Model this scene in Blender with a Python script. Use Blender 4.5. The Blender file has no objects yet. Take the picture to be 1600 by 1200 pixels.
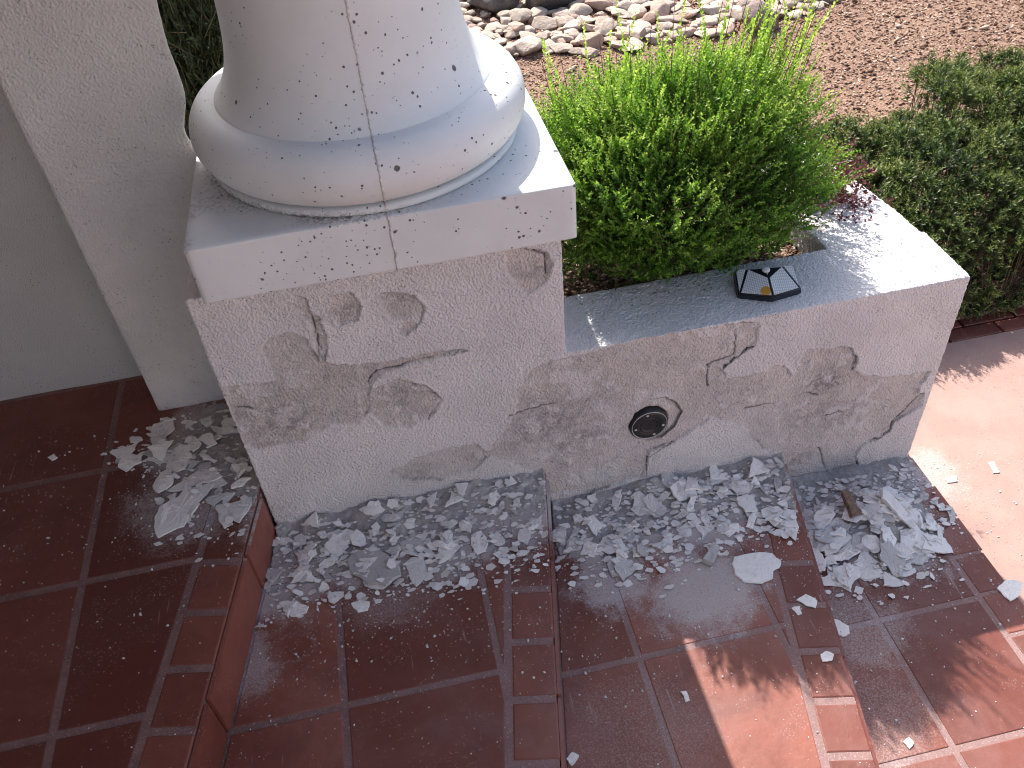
import bpy, bmesh, math, random
import numpy as np
from mathutils import Vector, Matrix, Euler
C = bpy.context.scene
# ---------------------------------------------------------------- camera
F_PX, TILT, YAW, ROLL = 1359.43, 0.82732, -0.13439, -0.09847
cam = bpy.data.cameras.new('camera'); camo = bpy.data.objects.new('camera', cam); C.collection.objects.link(camo)
cam.sensor_fit = 'HORIZONTAL'; cam.sensor_width = 36.0; cam.lens = 36.0 * F_PX / 1600.0
cam.clip_start = 0.05; cam.clip_end = 500
camo.matrix_world = Matrix.Translation((0.4939, -1.7029, 1.9677)) @ (Matrix.Rotation(YAW, 4, 'Z') @ Matrix.Rotation(TILT, 4, 'X') @ Matrix.Rotation(ROLL, 4, 'Z'))
C.camera = camo
# ---------------------------------------------------------------- light
SUN_TRAVEL = Vector((0.125, -0.885, -1.0)).normalized()
SUN_EL = math.asin(-SUN_TRAVEL.z)
SUN_AZ = math.atan2(-SUN_TRAVEL.x, -SUN_TRAVEL.y)       # from +Y towards +X
w = bpy.data.worlds.new('World'); C.world = w; w.use_nodes = True
nt = w.node_tree; bg = nt.nodes['Background']
sky = nt.nodes.new('ShaderNodeTexSky'); sky.sky_type = 'NISHITA'; sky.sun_disc = False
sky.sun_elevation = SUN_EL; sky.sun_rotation = SUN_AZ; sky.dust_density = 2.6; sky.ozone_density = 0.7; sky.air_density = 1.0
nt.links.new(sky.outputs[0], bg.inputs[0]); bg.inputs[1].default_value = 0.15
sl = bpy.data.lights.new('sun', 'SUN'); sl.energy = 5.0; sl.angle = math.radians(0.55); sl.color = (1.0, 0.955, 0.89)
so = bpy.data.objects.new('sun', sl); C.collection.objects.link(so)
so.rotation_euler = SUN_TRAVEL.to_track_quat('-Z', 'Y').to_euler(); so.location = (0, 4, 6)
C.view_settings.view_transform = 'Standard'; C.view_settings.look = 'None'
C.view_settings.exposure = 0.93; C.view_settings.gamma = 1.0
C.render.engine = 'CYCLES'
C.cycles.pixel_filter_type = 'BLACKMAN_HARRIS'; C.cycles.filter_width = 1.05
C.cycles.max_bounces = 8; C.cycles.diffuse_bounces = 5; C.cycles.transparent_max_bounces = 8

Z0, Z1, Z2, Z3, Z4, ZG = 0.167, 0.0, -0.15, -0.28, -0.40, -0.36   # landing, three treads, path, garden
ZP, ZB = 0.46, 0.835                                           # planter coping, pedestal top
random.seed(7); rng = np.random.default_rng(11)
# ---- measured outlines (metres, in the plane of the wall or tread)
DATA={"PEEL":{"a":[[0.74,0.806],[0.779,0.813],[0.832,0.787],[0.849,0.747],[0.836,0.702],[0.786,0.678],[0.757,0.719],[0.736,0.761]],"b":[[0.234,0.796],[0.257,0.776],[0.265,0.732],[0.28,0.71],[0.283,0.639],[0.272,0.59],[0.257,0.568],[0.253,0.626],[0.253,0.677],[0.254,0.716],[0.237,0.754]],"c":[[0.324,0.772],[0.361,0.771],[0.385,0.728],[0.365,0.69],[0.321,0.684],[0.301,0.724]],"d":[[0.433,0.752],[0.479,0.749],[0.514,0.73],[0.526,0.683],[0.501,0.638],[0.472,0.608],[0.454,0.625],[0.481,0.663],[0.443,0.672],[0.432,0.718]],"e":[[0.129,0.656],[0.151,0.681],[0.199,0.689],[0.238,0.66],[0.252,0.584],[0.341,0.547],[0.471,0.546],[0.602,0.541],[0.626,0.529],[0.467,0.52],[0.398,0.505],[0.353,0.483],[0.345,0.393],[0.304,0.356],[0.219,0.36],[0.144,0.327],[0.024,0.324],[-0.02,0.373],[-0.012,0.488],[-0.012,0.566],[0.086,0.551],[0.133,0.55],[0.131,0.604]],"f":[[0.345,0.439],[0.384,0.47],[0.435,0.48],[0.496,0.435],[0.536,0.377],[0.498,0.327],[0.433,0.301],[0.366,0.319],[0.341,0.37]],"g":[[0.353,0.141],[0.433,0.18],[0.526,0.193],[0.607,0.183],[0.639,0.128],[0.587,0.08],[0.492,0.072],[0.401,0.094]],"h":[[0.78,0.431],[0.832,0.441],[0.876,0.442],[1.008,0.454],[1.186,0.457],[1.349,0.452],[1.418,0.436],[1.414,0.369],[1.363,0.322],[1.328,0.295],[1.341,0.255],[1.4,0.245],[1.457,0.25],[1.514,0.261],[1.552,0.201],[1.561,0.274],[1.579,0.303],[1.716,0.277],[1.742,0.229],[1.747,0.177],[1.783,0.148],[1.85,0.126],[1.955,0.12],[2.009,0.112],[1.991,0.063],[1.984,0.024],[2.011,0.025],[2.018,-0.041],[1.932,-0.089],[1.932,-0.133],[1.843,-0.183],[1.835,-0.218],[1.849,-0.263],[1.839,-0.301],[1.703,-0.332],[1.596,-0.299],[1.561,-0.209],[1.541,-0.142],[1.413,0.039],[1.307,0.095],[1.201,0.028],[1.122,0.008],[1.105,-0.104],[0.971,-0.124],[0.789,-0.098],[0.793,-0.01],[0.634,0.13],[0.653,0.183],[0.694,0.224],[0.735,0.288],[0.721,0.341],[0.751,0.393]],"cap":[[1.067,0.2],[1.105,0.22],[1.162,0.221],[1.198,0.185],[1.216,0.147],[1.198,0.09],[1.16,0.054],[1.11,0.054],[1.07,0.093]]},"STAIN":[[0.432,0.405,0.061,0.9],[0.466,0.348,0.04,0.5],[0.822,0.214,0.113,0.9],[0.895,0.115,0.097,0.7],[0.745,0.157,0.065,0.6],[1.087,0.155,0.048,0.3],[1.66,0.153,0.073,0.9],[1.736,0.18,0.056,0.4],[1.643,0.018,0.097,0.7],[1.634,-0.184,0.065,0.8],[1.757,-0.027,0.056,0.6],[0.11,0.397,0.105,0.9],[0.035,0.453,0.056,0.8],[0.276,0.387,0.073,0.5],[0.28,0.71,0.019,0.6],[0.351,0.722,0.032,0.7],[0.49,0.72,0.04,0.7],[0.798,0.748,0.045,0.7],[0.991,0.319,0.081,0.4],[0.593,0.133,0.048,0.5],[0.423,0.115,0.048,0.5],[1.379,0.169,0.065,0.4],[1.255,-0.015,0.048,0.3],[0.339,0.541,0.065,0.4]],"CRACK":[[[0.247,0.774],[0.262,0.729],[0.264,0.654],[0.264,0.581]],[[0.353,0.483],[0.384,0.519],[0.467,0.525],[0.602,0.539]],[[1.352,0.436],[1.357,0.335],[1.279,0.314],[1.291,0.23]],[[1.328,0.295],[1.363,0.322],[1.415,0.357]],[[1.716,0.277],[1.742,0.229],[1.742,0.179]],[[1.416,0.106],[1.516,0.106],[1.605,0.123],[1.646,0.099]],[[2.007,0.018],[1.932,-0.089],[1.932,-0.133],[1.843,-0.183],[1.835,-0.218],[1.851,-0.273],[1.839,-0.301]],[[1.116,-0.107],[1.117,-0.019],[1.201,0.028]],[[0.706,0.271],[0.807,0.282],[0.862,0.279]],[[1.692,-0.14],[1.736,-0.261],[1.835,-0.307]],[[1.606,-0.286],[1.72,-0.298],[1.834,-0.3]],[[0.457,0.456],[0.532,0.386],[0.488,0.318]],[[0.011,0.482],[0.078,0.464],[0.119,0.43]],[[1.646,0.003],[1.708,0.006],[1.77,0.011]],[[0.786,0.809],[0.832,0.782],[0.837,0.721]]],"HEAP":{"0":[[-0.317,0.396],[-0.111,0.367],[-0.019,0.035],[-0.043,-0.064],[-0.1,-0.127],[-0.185,-0.111],[-0.273,-0.071],[-0.291,0.025],[-0.328,0.131],[-0.423,0.246],[-0.393,0.305]],"1":[[0.007,-0.016],[0.791,-0.009],[0.749,-0.252],[0.666,-0.318],[0.453,-0.327],[0.215,-0.277],[0.009,-0.296],[-0.05,-0.34]],"2":[[0.802,-0.02],[1.544,-0.019],[1.484,-0.28],[1.397,-0.282],[1.264,-0.271],[1.111,-0.313],[0.928,-0.288],[0.766,-0.212]],"3":[[1.6,-0.129],[1.698,-0.128],[1.903,-0.155],[1.968,-0.304],[1.907,-0.387],[1.744,-0.439],[1.579,-0.409],[1.533,-0.315]],"31":[[1.595,-0.031],[2.024,-0.04],[2.046,-0.247],[1.914,-0.212],[1.591,-0.126]]},"HERO":[["h1",0,[[-0.291,-0.021],[-0.281,0.011],[-0.197,0.059],[-0.131,0.061],[-0.151,0.023],[-0.191,-0.025],[-0.208,-0.076],[-0.251,-0.087],[-0.275,-0.096]]],["h2",0,[[-0.45,0.272],[-0.39,0.282],[-0.371,0.258],[-0.392,0.225],[-0.425,0.239]]],["h3",0,[[-0.633,0.301],[-0.617,0.313],[-0.602,0.293],[-0.617,0.284]]],["h4",0,[[-0.128,-0.018],[-0.091,-0.028],[-0.081,-0.103],[-0.098,-0.112],[-0.116,-0.078]]],["h5",0,[[-0.265,0.07],[-0.183,0.122],[-0.129,0.12],[-0.109,0.077],[-0.144,0.064],[-0.232,0.057]]],["h6",1,[[0.192,-0.174],[0.218,-0.141],[0.277,-0.165],[0.327,-0.209],[0.337,-0.266],[0.293,-0.288],[0.243,-0.263],[0.202,-0.22]]],["h6b",1,[[0.233,-0.224],[0.242,-0.183],[0.28,-0.191],[0.259,-0.213]]],["h7",1,[[0.367,-0.202],[0.403,-0.207],[0.406,-0.262],[0.37,-0.302],[0.356,-0.271],[0.348,-0.215]]],["h8",2,[[1.26,-0.344],[1.274,-0.323],[1.311,-0.323],[1.386,-0.34],[1.39,-0.357],[1.399,-0.367],[1.382,-0.392],[1.363,-0.396],[1.352,-0.42],[1.315,-0.428],[1.266,-0.409],[1.253,-0.383]]],["h9",2,[[1.487,-0.194],[1.517,-0.209],[1.498,-0.272],[1.466,-0.319],[1.447,-0.283],[1.461,-0.237]]],["h10",2,[[1.414,-0.187],[1.47,-0.187],[1.48,-0.205],[1.466,-0.226],[1.41,-0.216]]],["h10b",2,[[1.396,-0.182],[1.407,-0.198],[1.366,-0.244],[1.349,-0.232]]],["h12",3,[[1.577,-0.155],[1.61,-0.139],[1.662,-0.158],[1.7,-0.272],[1.703,-0.315],[1.646,-0.337],[1.603,-0.32],[1.557,-0.252]]],["h13",2,[[1.384,-0.499],[1.416,-0.488],[1.438,-0.517],[1.423,-0.536],[1.4,-0.522]]],["h14",2,[[1.36,-0.52],[1.386,-0.52],[1.38,-0.544],[1.367,-0.545]]],["h15",3,[[1.497,-0.51],[1.522,-0.514],[1.543,-0.541],[1.535,-0.564],[1.51,-0.568],[1.49,-0.547]]],["h16",2,[[1.372,-0.668],[1.394,-0.662],[1.407,-0.675],[1.394,-0.691],[1.369,-0.688]]],["h17",3,[[2.006,-0.529],[2.029,-0.519],[2.056,-0.51],[2.087,-0.53],[2.067,-0.556],[2.047,-0.569],[2.016,-0.578],[2.009,-0.559]]],["h18",2,[[0.987,-0.679],[1.002,-0.681],[1.002,-0.708],[0.99,-0.71]]],["h19",3,[[1.516,-0.879],[1.538,-0.871],[1.542,-0.889],[1.523,-0.901]]],["h20",2,[[0.661,-0.781],[0.679,-0.767],[0.694,-0.779],[0.669,-0.8]]],["h21",1,[[0.194,-0.31],[0.224,-0.304],[0.243,-0.317],[0.236,-0.343],[0.211,-0.343]]],["h22",4,[[2.355,-0.007],[2.377,-0.007],[2.368,-0.057],[2.346,-0.054]]],["h23",4,[[2.179,-0.033],[2.224,-0.033],[2.212,-0.056],[2.176,-0.053]]],["h24",3,[[2.037,-0.218],[2.05,-0.229],[2.029,-0.282],[2.01,-0.284]]],["h25",3,[[1.75,-0.317],[1.781,-0.318],[1.8,-0.384],[1.767,-0.434],[1.743,-0.423],[1.728,-0.365]]],["h26",3,[[1.815,-0.164],[1.841,-0.187],[1.902,-0.307],[1.883,-0.312],[1.836,-0.257],[1.799,-0.195]]],["h27",3,[[1.777,-0.274],[1.806,-0.272],[1.814,-0.314],[1.777,-0.344],[1.76,-0.313]]],["h28",3,[[1.835,-0.284],[1.892,-0.289],[1.921,-0.33],[1.89,-0.364],[1.838,-0.364],[1.814,-0.334]]],["h29",3,[[1.526,-0.372],[1.576,-0.373],[1.559,-0.408],[1.525,-0.395]]],["h30",3,[[1.964,-0.283],[1.975,-0.293],[1.939,-0.359],[1.927,-0.344]]]],"TIPS":[[0.949,0.5,1.062],[1.001,0.5,1.066],[1.068,0.5,1.084],[1.134,0.5,1.057],[1.191,0.5,1.092],[1.25,0.5,1.074],[1.312,0.5,1.159],[1.346,0.5,1.09],[1.478,0.5,1.144],[1.445,0.5,1.033],[1.541,0.5,1.028],[1.559,0.5,1.141],[1.619,0.5,1.117],[1.671,0.5,0.92],[1.722,0.5,0.866],[1.817,0.5,0.803],[1.534,0.5,0.994]]}
# ---------------------------------------------------------------- numpy noise
def _h(ix, iy, iz, s):
    n = (ix * 374761393 + iy * 668265263 + iz * 2147483647 + s * 1274126177) & 0xffffffff
    n = ((n ^ (n >> 13)) * 1274126177) & 0xffffffff
    n = ((n ^ (n >> 16)) * 2246822519) & 0xffffffff
    return ((n ^ (n >> 15)) & 0xffffff) / float(0xffffff)
def vnoise(P, sc, seed=0):
    Q = np.asarray(P, float) * sc + 1000.37; I = np.floor(Q).astype(np.int64); f = Q - I; f = f * f * (3 - 2 * f)
    r = 0
    for dx in (0, 1):
        for dy in (0, 1):
            for dz in (0, 1):
                wgt = (f[:, 0] if dx else 1 - f[:, 0]) * (f[:, 1] if dy else 1 - f[:, 1]) * (f[:, 2] if dz else 1 - f[:, 2])
                r = r + wgt * _h(I[:, 0] + dx, I[:, 1] + dy, I[:, 2] + dz, seed)
    return r * 2 - 1
def fbm(P, sc, o=4, seed=0):
    r = 0; a = 1; t = 0
    for k in range(o): r = r + a * vnoise(P, sc * 2 ** k, seed + k); t += a; a *= .5
    return r / t
def n2(x, y): return np.stack([x, y, np.zeros_like(x)], 1)
def poly_sd(X, Y, poly):                                       # signed distance, negative inside
    d = np.full(X.shape, 1e9); ins = np.zeros(X.shape, bool); n = len(poly)
    for i in range(n):
        ax, ay = poly[i]; bx, by = poly[(i + 1) % n]
        ex, ey = bx - ax, by - ay; L = ex * ex + ey * ey + 1e-12
        t = np.clip(((X - ax) * ex + (Y - ay) * ey) / L, 0, 1)
        d = np.minimum(d, np.hypot(X - ax - t * ex, Y - ay - t * ey))
        c = ((ay > Y) != (by > Y))
        xi = ax + (Y - ay) * ex / (ey if abs(ey) > 1e-9 else 1e-9)
        ins ^= c & (X < xi)
    return np.where(ins, -d, d)
def line_d(X, Y, pl):
    d = np.full(X.shape, 1e9)
    for (ax, ay), (bx, by) in zip(pl[:-1], pl[1:]):
        ex, ey = bx - ax, by - ay; L = ex * ex + ey * ey + 1e-12
        t = np.clip(((X - ax) * ex + (Y - ay) * ey) / L, 0, 1)
        d = np.minimum(d, np.hypot(X - ax - t * ex, Y - ay - t * ey))
    return d
def sstep(a, b, x): t = np.clip((x - a) / (b - a), 0, 1); return t * t * (3 - 2 * t)

# ---------------------------------------------------------------- object helpers
def tag(o, label=None, cat=None, group=None, kind=None):
    if label: o['label'] = label
    if cat: o['category'] = cat
    if group: o['group'] = group
    if kind: o['kind'] = kind
    return o
def link(name, me, mat=None, parent=None, smooth=False):
    o = bpy.data.objects.new(name, me); C.collection.objects.link(o)
    if mat is not None:
        me.materials.clear(); me.materials.append(mat)
    if parent: o.parent = parent
    if smooth: me.polygons.foreach_set('use_smooth', [True] * len(me.polygons))
    return o
def empty(name, loc=(0, 0, 0)):
    o = bpy.data.objects.new(name, None); C.collection.objects.link(o); o.location = loc; o.empty_display_size = .05; return o
def mesh_np(name, V, Fc):
    """V (n,3); Fc (m,k) equal-sized faces, or list of arrays"""
    me = bpy.data.meshes.new(name)
    if isinstance(Fc, np.ndarray):
        m, k = Fc.shape
        me.vertices.add(len(V)); me.vertices.foreach_set('co', np.asarray(V, np.float32).ravel())
        me.loops.add(m * k); me.loops.foreach_set('vertex_index', Fc.astype(np.int32).ravel())
        me.polygons.add(m); me.polygons.foreach_set('loop_start', np.arange(0, m * k, k, dtype=np.int32))
        try: me.polygons.foreach_set('loop_total', np.full(m, k, np.int32))
        except Exception: pass
        me.update(calc_edges=True)
    else:
        me.from_pydata([tuple(v) for v in V], [], [tuple(f) for f in Fc]); me.update()
    return me
def attr(me, name, vals):
    a = me.attributes.new(name, 'FLOAT', 'POINT'); a.data.foreach_set('value', np.asarray(vals, np.float32))
def co_of(me):
    a = np.empty(len(me.vertices) * 3, np.float32); me.vertices.foreach_get('co', a); return a.reshape(-1, 3).astype(float)
def no_of(me):
    a = np.empty(len(me.vertices) * 3, np.float32); me.vertices.foreach_get('normal', a); return a.reshape(-1, 3).astype(float)

# ---------------------------------------------------------------- material helper
class NM:
    def __init__(s, name):
        s.m = bpy.data.materials.new(name); s.m.use_nodes = True; s.t = s.m.node_tree
        s.b = s.t.nodes['Principled BSDF']; s.out = s.t.nodes['Material Output']
        s.geo = s.t.nodes.new('ShaderNodeNewGeometry'); s.P = s.geo.outputs['Position']
    def n(s, typ, **kw):
        nd = s.t.nodes.new(typ)
        for k, v in kw.items(): setattr(nd, k, v)
        return nd
    def put(s, sock, v):
        if isinstance(v, bpy.types.NodeSocket): s.t.links.new(v, sock)
        elif v is not None:
            if sock.type == 'RGBA' and len(v) == 3: v = (*v, 1)
            sock.default_value = v
    def noise(s, sc, det=4, rough=.55, vec=None, dist=0):
        nd = s.n('ShaderNodeTexNoise'); s.put(nd.inputs['Vector'], vec or s.P); nd.inputs['Scale'].default_value = sc
        nd.inputs['Detail'].default_value = det; nd.inputs['Roughness'].default_value = rough; nd.inputs['Distortion'].default_value = dist
        return nd.outputs['Fac']
    def vor(s, sc, feat='F1', out='Distance', vec=None, rnd=1):
        nd = s.n('ShaderNodeTexVoronoi', feature=feat); s.put(nd.inputs['Vector'], vec or s.P); nd.inputs['Scale'].default_value = sc
        nd.inputs['Randomness'].default_value = rnd
        return nd.outputs[out]
    def math(s, op, a, b=None, c=None):
        nd = s.n('ShaderNodeMath', operation=op); s.put(nd.inputs[0], a)
        if b is not None: s.put(nd.inputs[1], b)
        if c is not None: s.put(nd.inputs[2], c)
        return nd.outputs[0]
    def ramp(s, x, a, b, lo=0., hi=1.):
        nd = s.n('ShaderNodeMapRange', interpolation_type='SMOOTHSTEP'); s.put(nd.inputs[0], x)
        for i, v in zip((1, 2, 3, 4), (a, b, lo, hi)): nd.inputs[i].default_value = v
        return nd.outputs[0]
    def mix(s, f, a, b, mode='MIX'):
        nd = s.n('ShaderNodeMix', data_type='RGBA', blend_type=mode); s.put(nd.inputs[0], f); s.put(nd.inputs[6], a); s.put(nd.inputs[7], b)
        return nd.outputs[2]
    def attr(s, name):
        nd = s.n('ShaderNodeAttribute', attribute_name=name); return nd.outputs['Fac']
    def bump(s, h, strength=1., dist=.002, nrm=None):
        nd = s.n('ShaderNodeBump'); s.put(nd.inputs['Height'], h); nd.inputs['Strength'].default_value = strength; nd.inputs['Distance'].default_value = dist
        if nrm: s.put(nd.inputs['Normal'], nrm)
        return nd.outputs[0]
    def sepx(s, i, v=None):
        nd = s.n('ShaderNodeSeparateXYZ'); s.put(nd.inputs[0], v or s.P); return nd.outputs[i]
    def dist(s, c, v=None):
        nd = s.n('ShaderNodeVectorMath', operation='DISTANCE'); s.put(nd.inputs[0], v or s.P); nd.inputs[1].default_value = c; return nd.outputs['Value']
    def done(s, col=None, rough=.8, nrm=None, spec=.3, metal=None, **kw):
        if col is not None: s.put(s.b.inputs['Base Color'], col)
        s.put(s.b.inputs['Roughness'], rough); s.b.inputs['Specular IOR Level'].default_value = spec
        if nrm is not None: s.put(s.b.inputs['Normal'], nrm)
        if metal is not None: s.b.inputs['Metallic'].default_value = metal
        return s.m

# stucco (painted render, peeled to the cement in places)
def mat_stucco(name, paint=(.79, .755, .755), grain=150, strength=.9, bd=.015):
    m = NM(name)
    peel = m.attr('peel'); stain = m.attr('stain'); crack_shade = m.attr('crack_shade'); dusty = m.attr('dusty')
    lo = m.noise(3.0, 5); mid = m.noise(22, 5, .65)
    pc = m.mix(m.ramp(lo, .35, .7), paint, tuple(x * .93 for x in paint))
    pc = m.mix(m.ramp(m.noise(60, 3), .62, .8, 0, .35), pc, (.48, .45, .43))
    cem = m.mix(m.ramp(mid, .3, .7), (.69, .63, .60), (.58, .545, .54))
    cem = m.mix(m.ramp(m.noise(75, 4, .7), .52, .72, 0, .6), cem, (.33, .28, .27))
    cem = m.mix(m.ramp(m.noise(7, 3), .5, .7, 0, .6), cem, (.70, .63, .60))
    st = m.math('MULTIPLY', stain, m.ramp(m.noise(38, 6, .75, dist=.6), .40, .60))
    cem = m.mix(m.math('MULTIPLY', st, .85), cem, (.22, .195, .205))
    col = m.mix(peel, pc, cem)
    col = m.mix(m.math('MULTIPLY', dusty, m.ramp(m.noise(30, 5, .7), .35, .6)), col, (.62, .61, .63))
    col = m.mix(crack_shade, col, (.07, .06, .06))  # cracks, plus shade painted along peel edges and round the pipe
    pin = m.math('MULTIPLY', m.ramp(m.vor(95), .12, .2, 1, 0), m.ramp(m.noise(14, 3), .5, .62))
    col = m.mix(m.math('MULTIPLY', pin, .75), col, (.12, .105, .1))  # pinholes, their cavity shade put into the colour
    g1 = m.noise(grain, 3, .6); g2 = m.vor(grain * 1.1)
    sm = m.ramp(m.noise(5, 2), .3, .7, .5, 1.)
    h = m.math('ADD', m.math('MULTIPLY', g1, sm), m.math('MULTIPLY', g2, .35))
    hh = m.math('SUBTRACT', h, m.math('MULTIPLY', pin, .6))
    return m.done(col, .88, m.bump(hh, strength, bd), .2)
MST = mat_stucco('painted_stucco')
MST2 = mat_stucco('house_stucco', (.72, .70, .685), 140, 1.0, .009)
MSTW = mat_stucco('house_wall_stucco', (.49, .49, .485), 210, .5)

def mat_cast(name):
    m = NM(name)
    P = m.P
    col = m.mix(m.ramp(m.noise(4, 4), .35, .7), (.685, .70, .70), (.62, .635, .64))
    col = m.mix(m.ramp(m.noise(45, 5, .7), .66, .8, 0, .4), col, (.5, .47, .43))
    # air holes of the cast stone, in clusters
    clus = m.ramp(m.noise(7.5, 2), .36, .60, .35, .95)
    cx = m.ramp(m.sepx(0), .30, .60, .72, .95)
    clus = m.math('MULTIPLY', clus, cx)
    wob = m.n('ShaderNodeVectorMath', operation='ADD'); nn = m.n('ShaderNodeTexNoise'); m.put(nn.inputs['Vector'], P); nn.inputs['Scale'].default_value = 130
    sc = m.n('ShaderNodeVectorMath', operation='SCALE'); m.put(sc.inputs[0], nn.outputs['Color']); sc.inputs['Scale'].default_value = .0035
    m.put(wob.inputs[0], P); m.put(wob.inputs[1], sc.outputs[0])
    v1 = m.n('ShaderNodeTexVoronoi'); m.put(v1.inputs['Vector'], wob.outputs[0]); v1.inputs['Scale'].default_value = 105
    sel = m.n('ShaderNodeSeparateColor'); m.put(sel.inputs[0], v1.outputs['Color'])
    rad = m.math('MULTIPLY', m.ramp(m.math('MULTIPLY', sel.outputs[0], sel.outputs[1]), .02, 1.0, .02, .50), clus)
    hole = m.ramp(m.math('SUBTRACT', v1.outputs['Distance'], rad), -.06, .0, 1, 0)
    v2 = m.n('ShaderNodeTexVoronoi'); m.put(v2.inputs['Vector'], wob.outputs[0]); v2.inputs['Scale'].default_value = 24
    sel2 = m.n('ShaderNodeSeparateColor'); m.put(sel2.inputs[0], v2.outputs['Color'])
    rad2 = m.math('MULTIPLY', m.ramp(sel2.outputs[1], .62, 1.0, 0, .19), cx)
    hole2 = m.ramp(m.math('SUBTRACT', v2.outputs['Distance'], rad2), -.05, .0, 1, 0)
    hole = m.math('MAXIMUM', hole, hole2)
    col = m.mix(m.math('MULTIPLY', hole, .9), col, (.06, .055, .055))
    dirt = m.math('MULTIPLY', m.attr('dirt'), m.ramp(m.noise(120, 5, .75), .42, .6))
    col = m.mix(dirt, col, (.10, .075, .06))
    h = m.math('SUBTRACT', m.math('MULTIPLY', m.noise(240, 3), .12), hole)
    h = m.math('ADD', h, m.math('MULTIPLY', m.noise(9, 3), .5))
    return m.done(col, .62, m.bump(h, .8, .003), .3)
MCAST = mat_cast('cast_stone')

DUST = [((.25, -.06, 0), .30, .95), ((.50, -.07, 0), .30, .95), ((.02, -.13, 0), .24, .9), ((.70, -.08, 0), .22, .9), ((-.08, -.42, 0), .15, .55), ((.30, -.28, 0), .22, .4),
        ((1.0, -.12, Z2), .27, .95), ((1.25, -.10, Z2), .27, .95), ((1.42, -.10, Z2), .2, .9), ((1.15, -.40, Z2), .22, .75), ((.92, -.30, Z2), .17, .7), ((.86, -.75, Z2), .3, .3),
        ((1.68, -.08, Z3), .24, 1.), ((1.88, -.06, Z3), .22, 1.), ((1.78, -.26, Z3), .26, .8), ((1.57, -.55, Z3), .2, .45), ((1.50, -.80, Z3), .22, .35),
        ((-.12, .20, Z0), .30, .8), ((-.20, .02, Z0), .24, .55), ((2.12, .0, Z4), .20, .45)]
def dust_mask(m, blobs=DUST, f=52):
    wn = m.noise(9, 5, .7)
    acc = None
    for c, r, s in blobs:
        d = m.math('ADD', m.dist(c), m.math('MULTIPLY', m.math('SUBTRACT', wn, .5), .28))
        k = m.ramp(d, r * 1.12, r * .30, 0, s)
        acc = k if acc is None else m.math('MAXIMUM', acc, k)
    up = m.ramp(m.sepx(2, m.geo.outputs['Normal']), .5, .9)
    acc = m.math('MULTIPLY', acc, up)
    fine = m.noise(f * 4, 4, .8)
    return m.ramp(m.math('ADD', m.math('MULTIPLY', acc, .75), m.math('MULTIPLY', m.math('SUBTRACT', fine, .5), .9)), .12, .62), acc, wn

SMX, SMY = .035, -.405
def mat_tile():
    m = NM('terracotta_tile')
    tv = m.attr('tilevar')
    base = m.mix(m.ramp(tv, 0, 1), (.135, .033, .020), (.275, .090, .060))
    base = m.mix(m.ramp(m.noise(5, 6, .65, dist=.4), .35, .7, 0, .7), base, (.125, .033, .023))
    base = m.mix(m.ramp(m.noise(35, 5, .7), .55, .8, 0, .45), base, (.38, .15, .10))
    d, acc, wn = dust_mask(m)
    film = m.math('ADD', m.ramp(m.noise(3.5, 6, .65, dist=.5), .4, .75, 0, .30), .03)
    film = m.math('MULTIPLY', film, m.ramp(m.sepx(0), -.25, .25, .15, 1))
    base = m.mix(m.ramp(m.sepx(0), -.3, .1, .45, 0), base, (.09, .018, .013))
    col = m.mix(film, base, (.28, .175, .165))
    mp2 = m.n('ShaderNodeMapping'); m.put(mp2.inputs[0], m.P); mp2.inputs['Location'].default_value = (-SMX, -SMY * 1.5, 0); mp2.inputs['Scale'].default_value = (1, 1.5, 1)
    rd = m.math('ADD', m.dist((0, 0, 0), mp2.outputs[0]), m.math('MULTIPLY', m.math('SUBTRACT', m.noise(30, 4, .7), .5), .03))
    inside = m.ramp(rd, .055, .075, 1, 0); ring = m.math('MULTIPLY', m.ramp(rd, .045, .06), inside)
    # scuffs and streaks
    mp = m.n('ShaderNodeMapping'); m.put(mp.inputs[0], m.P); mp.inputs['Rotation'].default_value = (0, 0, .7); mp.inputs['Scale'].default_value = (60, 6, 1)
    scf = m.math('MULTIPLY', m.ramp(m.noise(1.2, 4, .6, vec=mp.outputs[0]), .62, .72, 0, .35), m.ramp(m.noise(5, 2), .5, .65))
    col = m.mix(scf, col, (.5, .4, .38))
    d = m.math('MULTIPLY', d, m.math('SUBTRACT', 1., m.math('MULTIPLY', inside, .8))); d = m.math('MAXIMUM', d, m.math('MULTIPLY', ring, m.ramp(m.noise(90, 4, .8), .45, .7, 0, .6)))
    col = m.mix(m.math('MULTIPLY', d, .85), col, (.52, .475, .46))
    speck = m.math('MULTIPLY', m.ramp(m.vor(150), .16, .24, 1, 0), m.ramp(m.noise(8, 4, .7), .50, .62))
    col = m.mix(m.math('MULTIPLY', speck, .4), col, (.5, .42, .40))
    rough = m.ramp(m.math('ADD', d, m.math('MULTIPLY', m.noise(12, 4), .5)), .1, 1., .46, .88)
    h = m.math('ADD', m.math('MULTIPLY', m.noise(14, 3), 1.0), m.math('MULTIPLY', m.noise(160, 3), .18))
    h = m.math('ADD', h, m.math('MULTIPLY', d, .25))
    return m.done(col, rough, m.bump(h, .6, .003), .36)
def mat_grout():
    m = NM('grout')
    d, acc, wn = dust_mask(m)
    col = m.mix(m.ramp(m.noise(16, 5, .7), .3, .7), (.25, .14, .125), (.18, .10, .09))
    col = m.mix(m.ramp(m.sepx(0), -.3, .9, 0, .35), col, (.36, .25, .24))
    col = m.mix(m.ramp(m.noise(260, 3, .8), .55, .7, 0, .6), col, (.55, .5, .48))
    col = m.mix(m.math('MULTIPLY', d, .9), col, (.50, .47, .49))
    return m.done(col, .93, m.bump(m.noise(300, 3, .7), .8, .002), .15)
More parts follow.
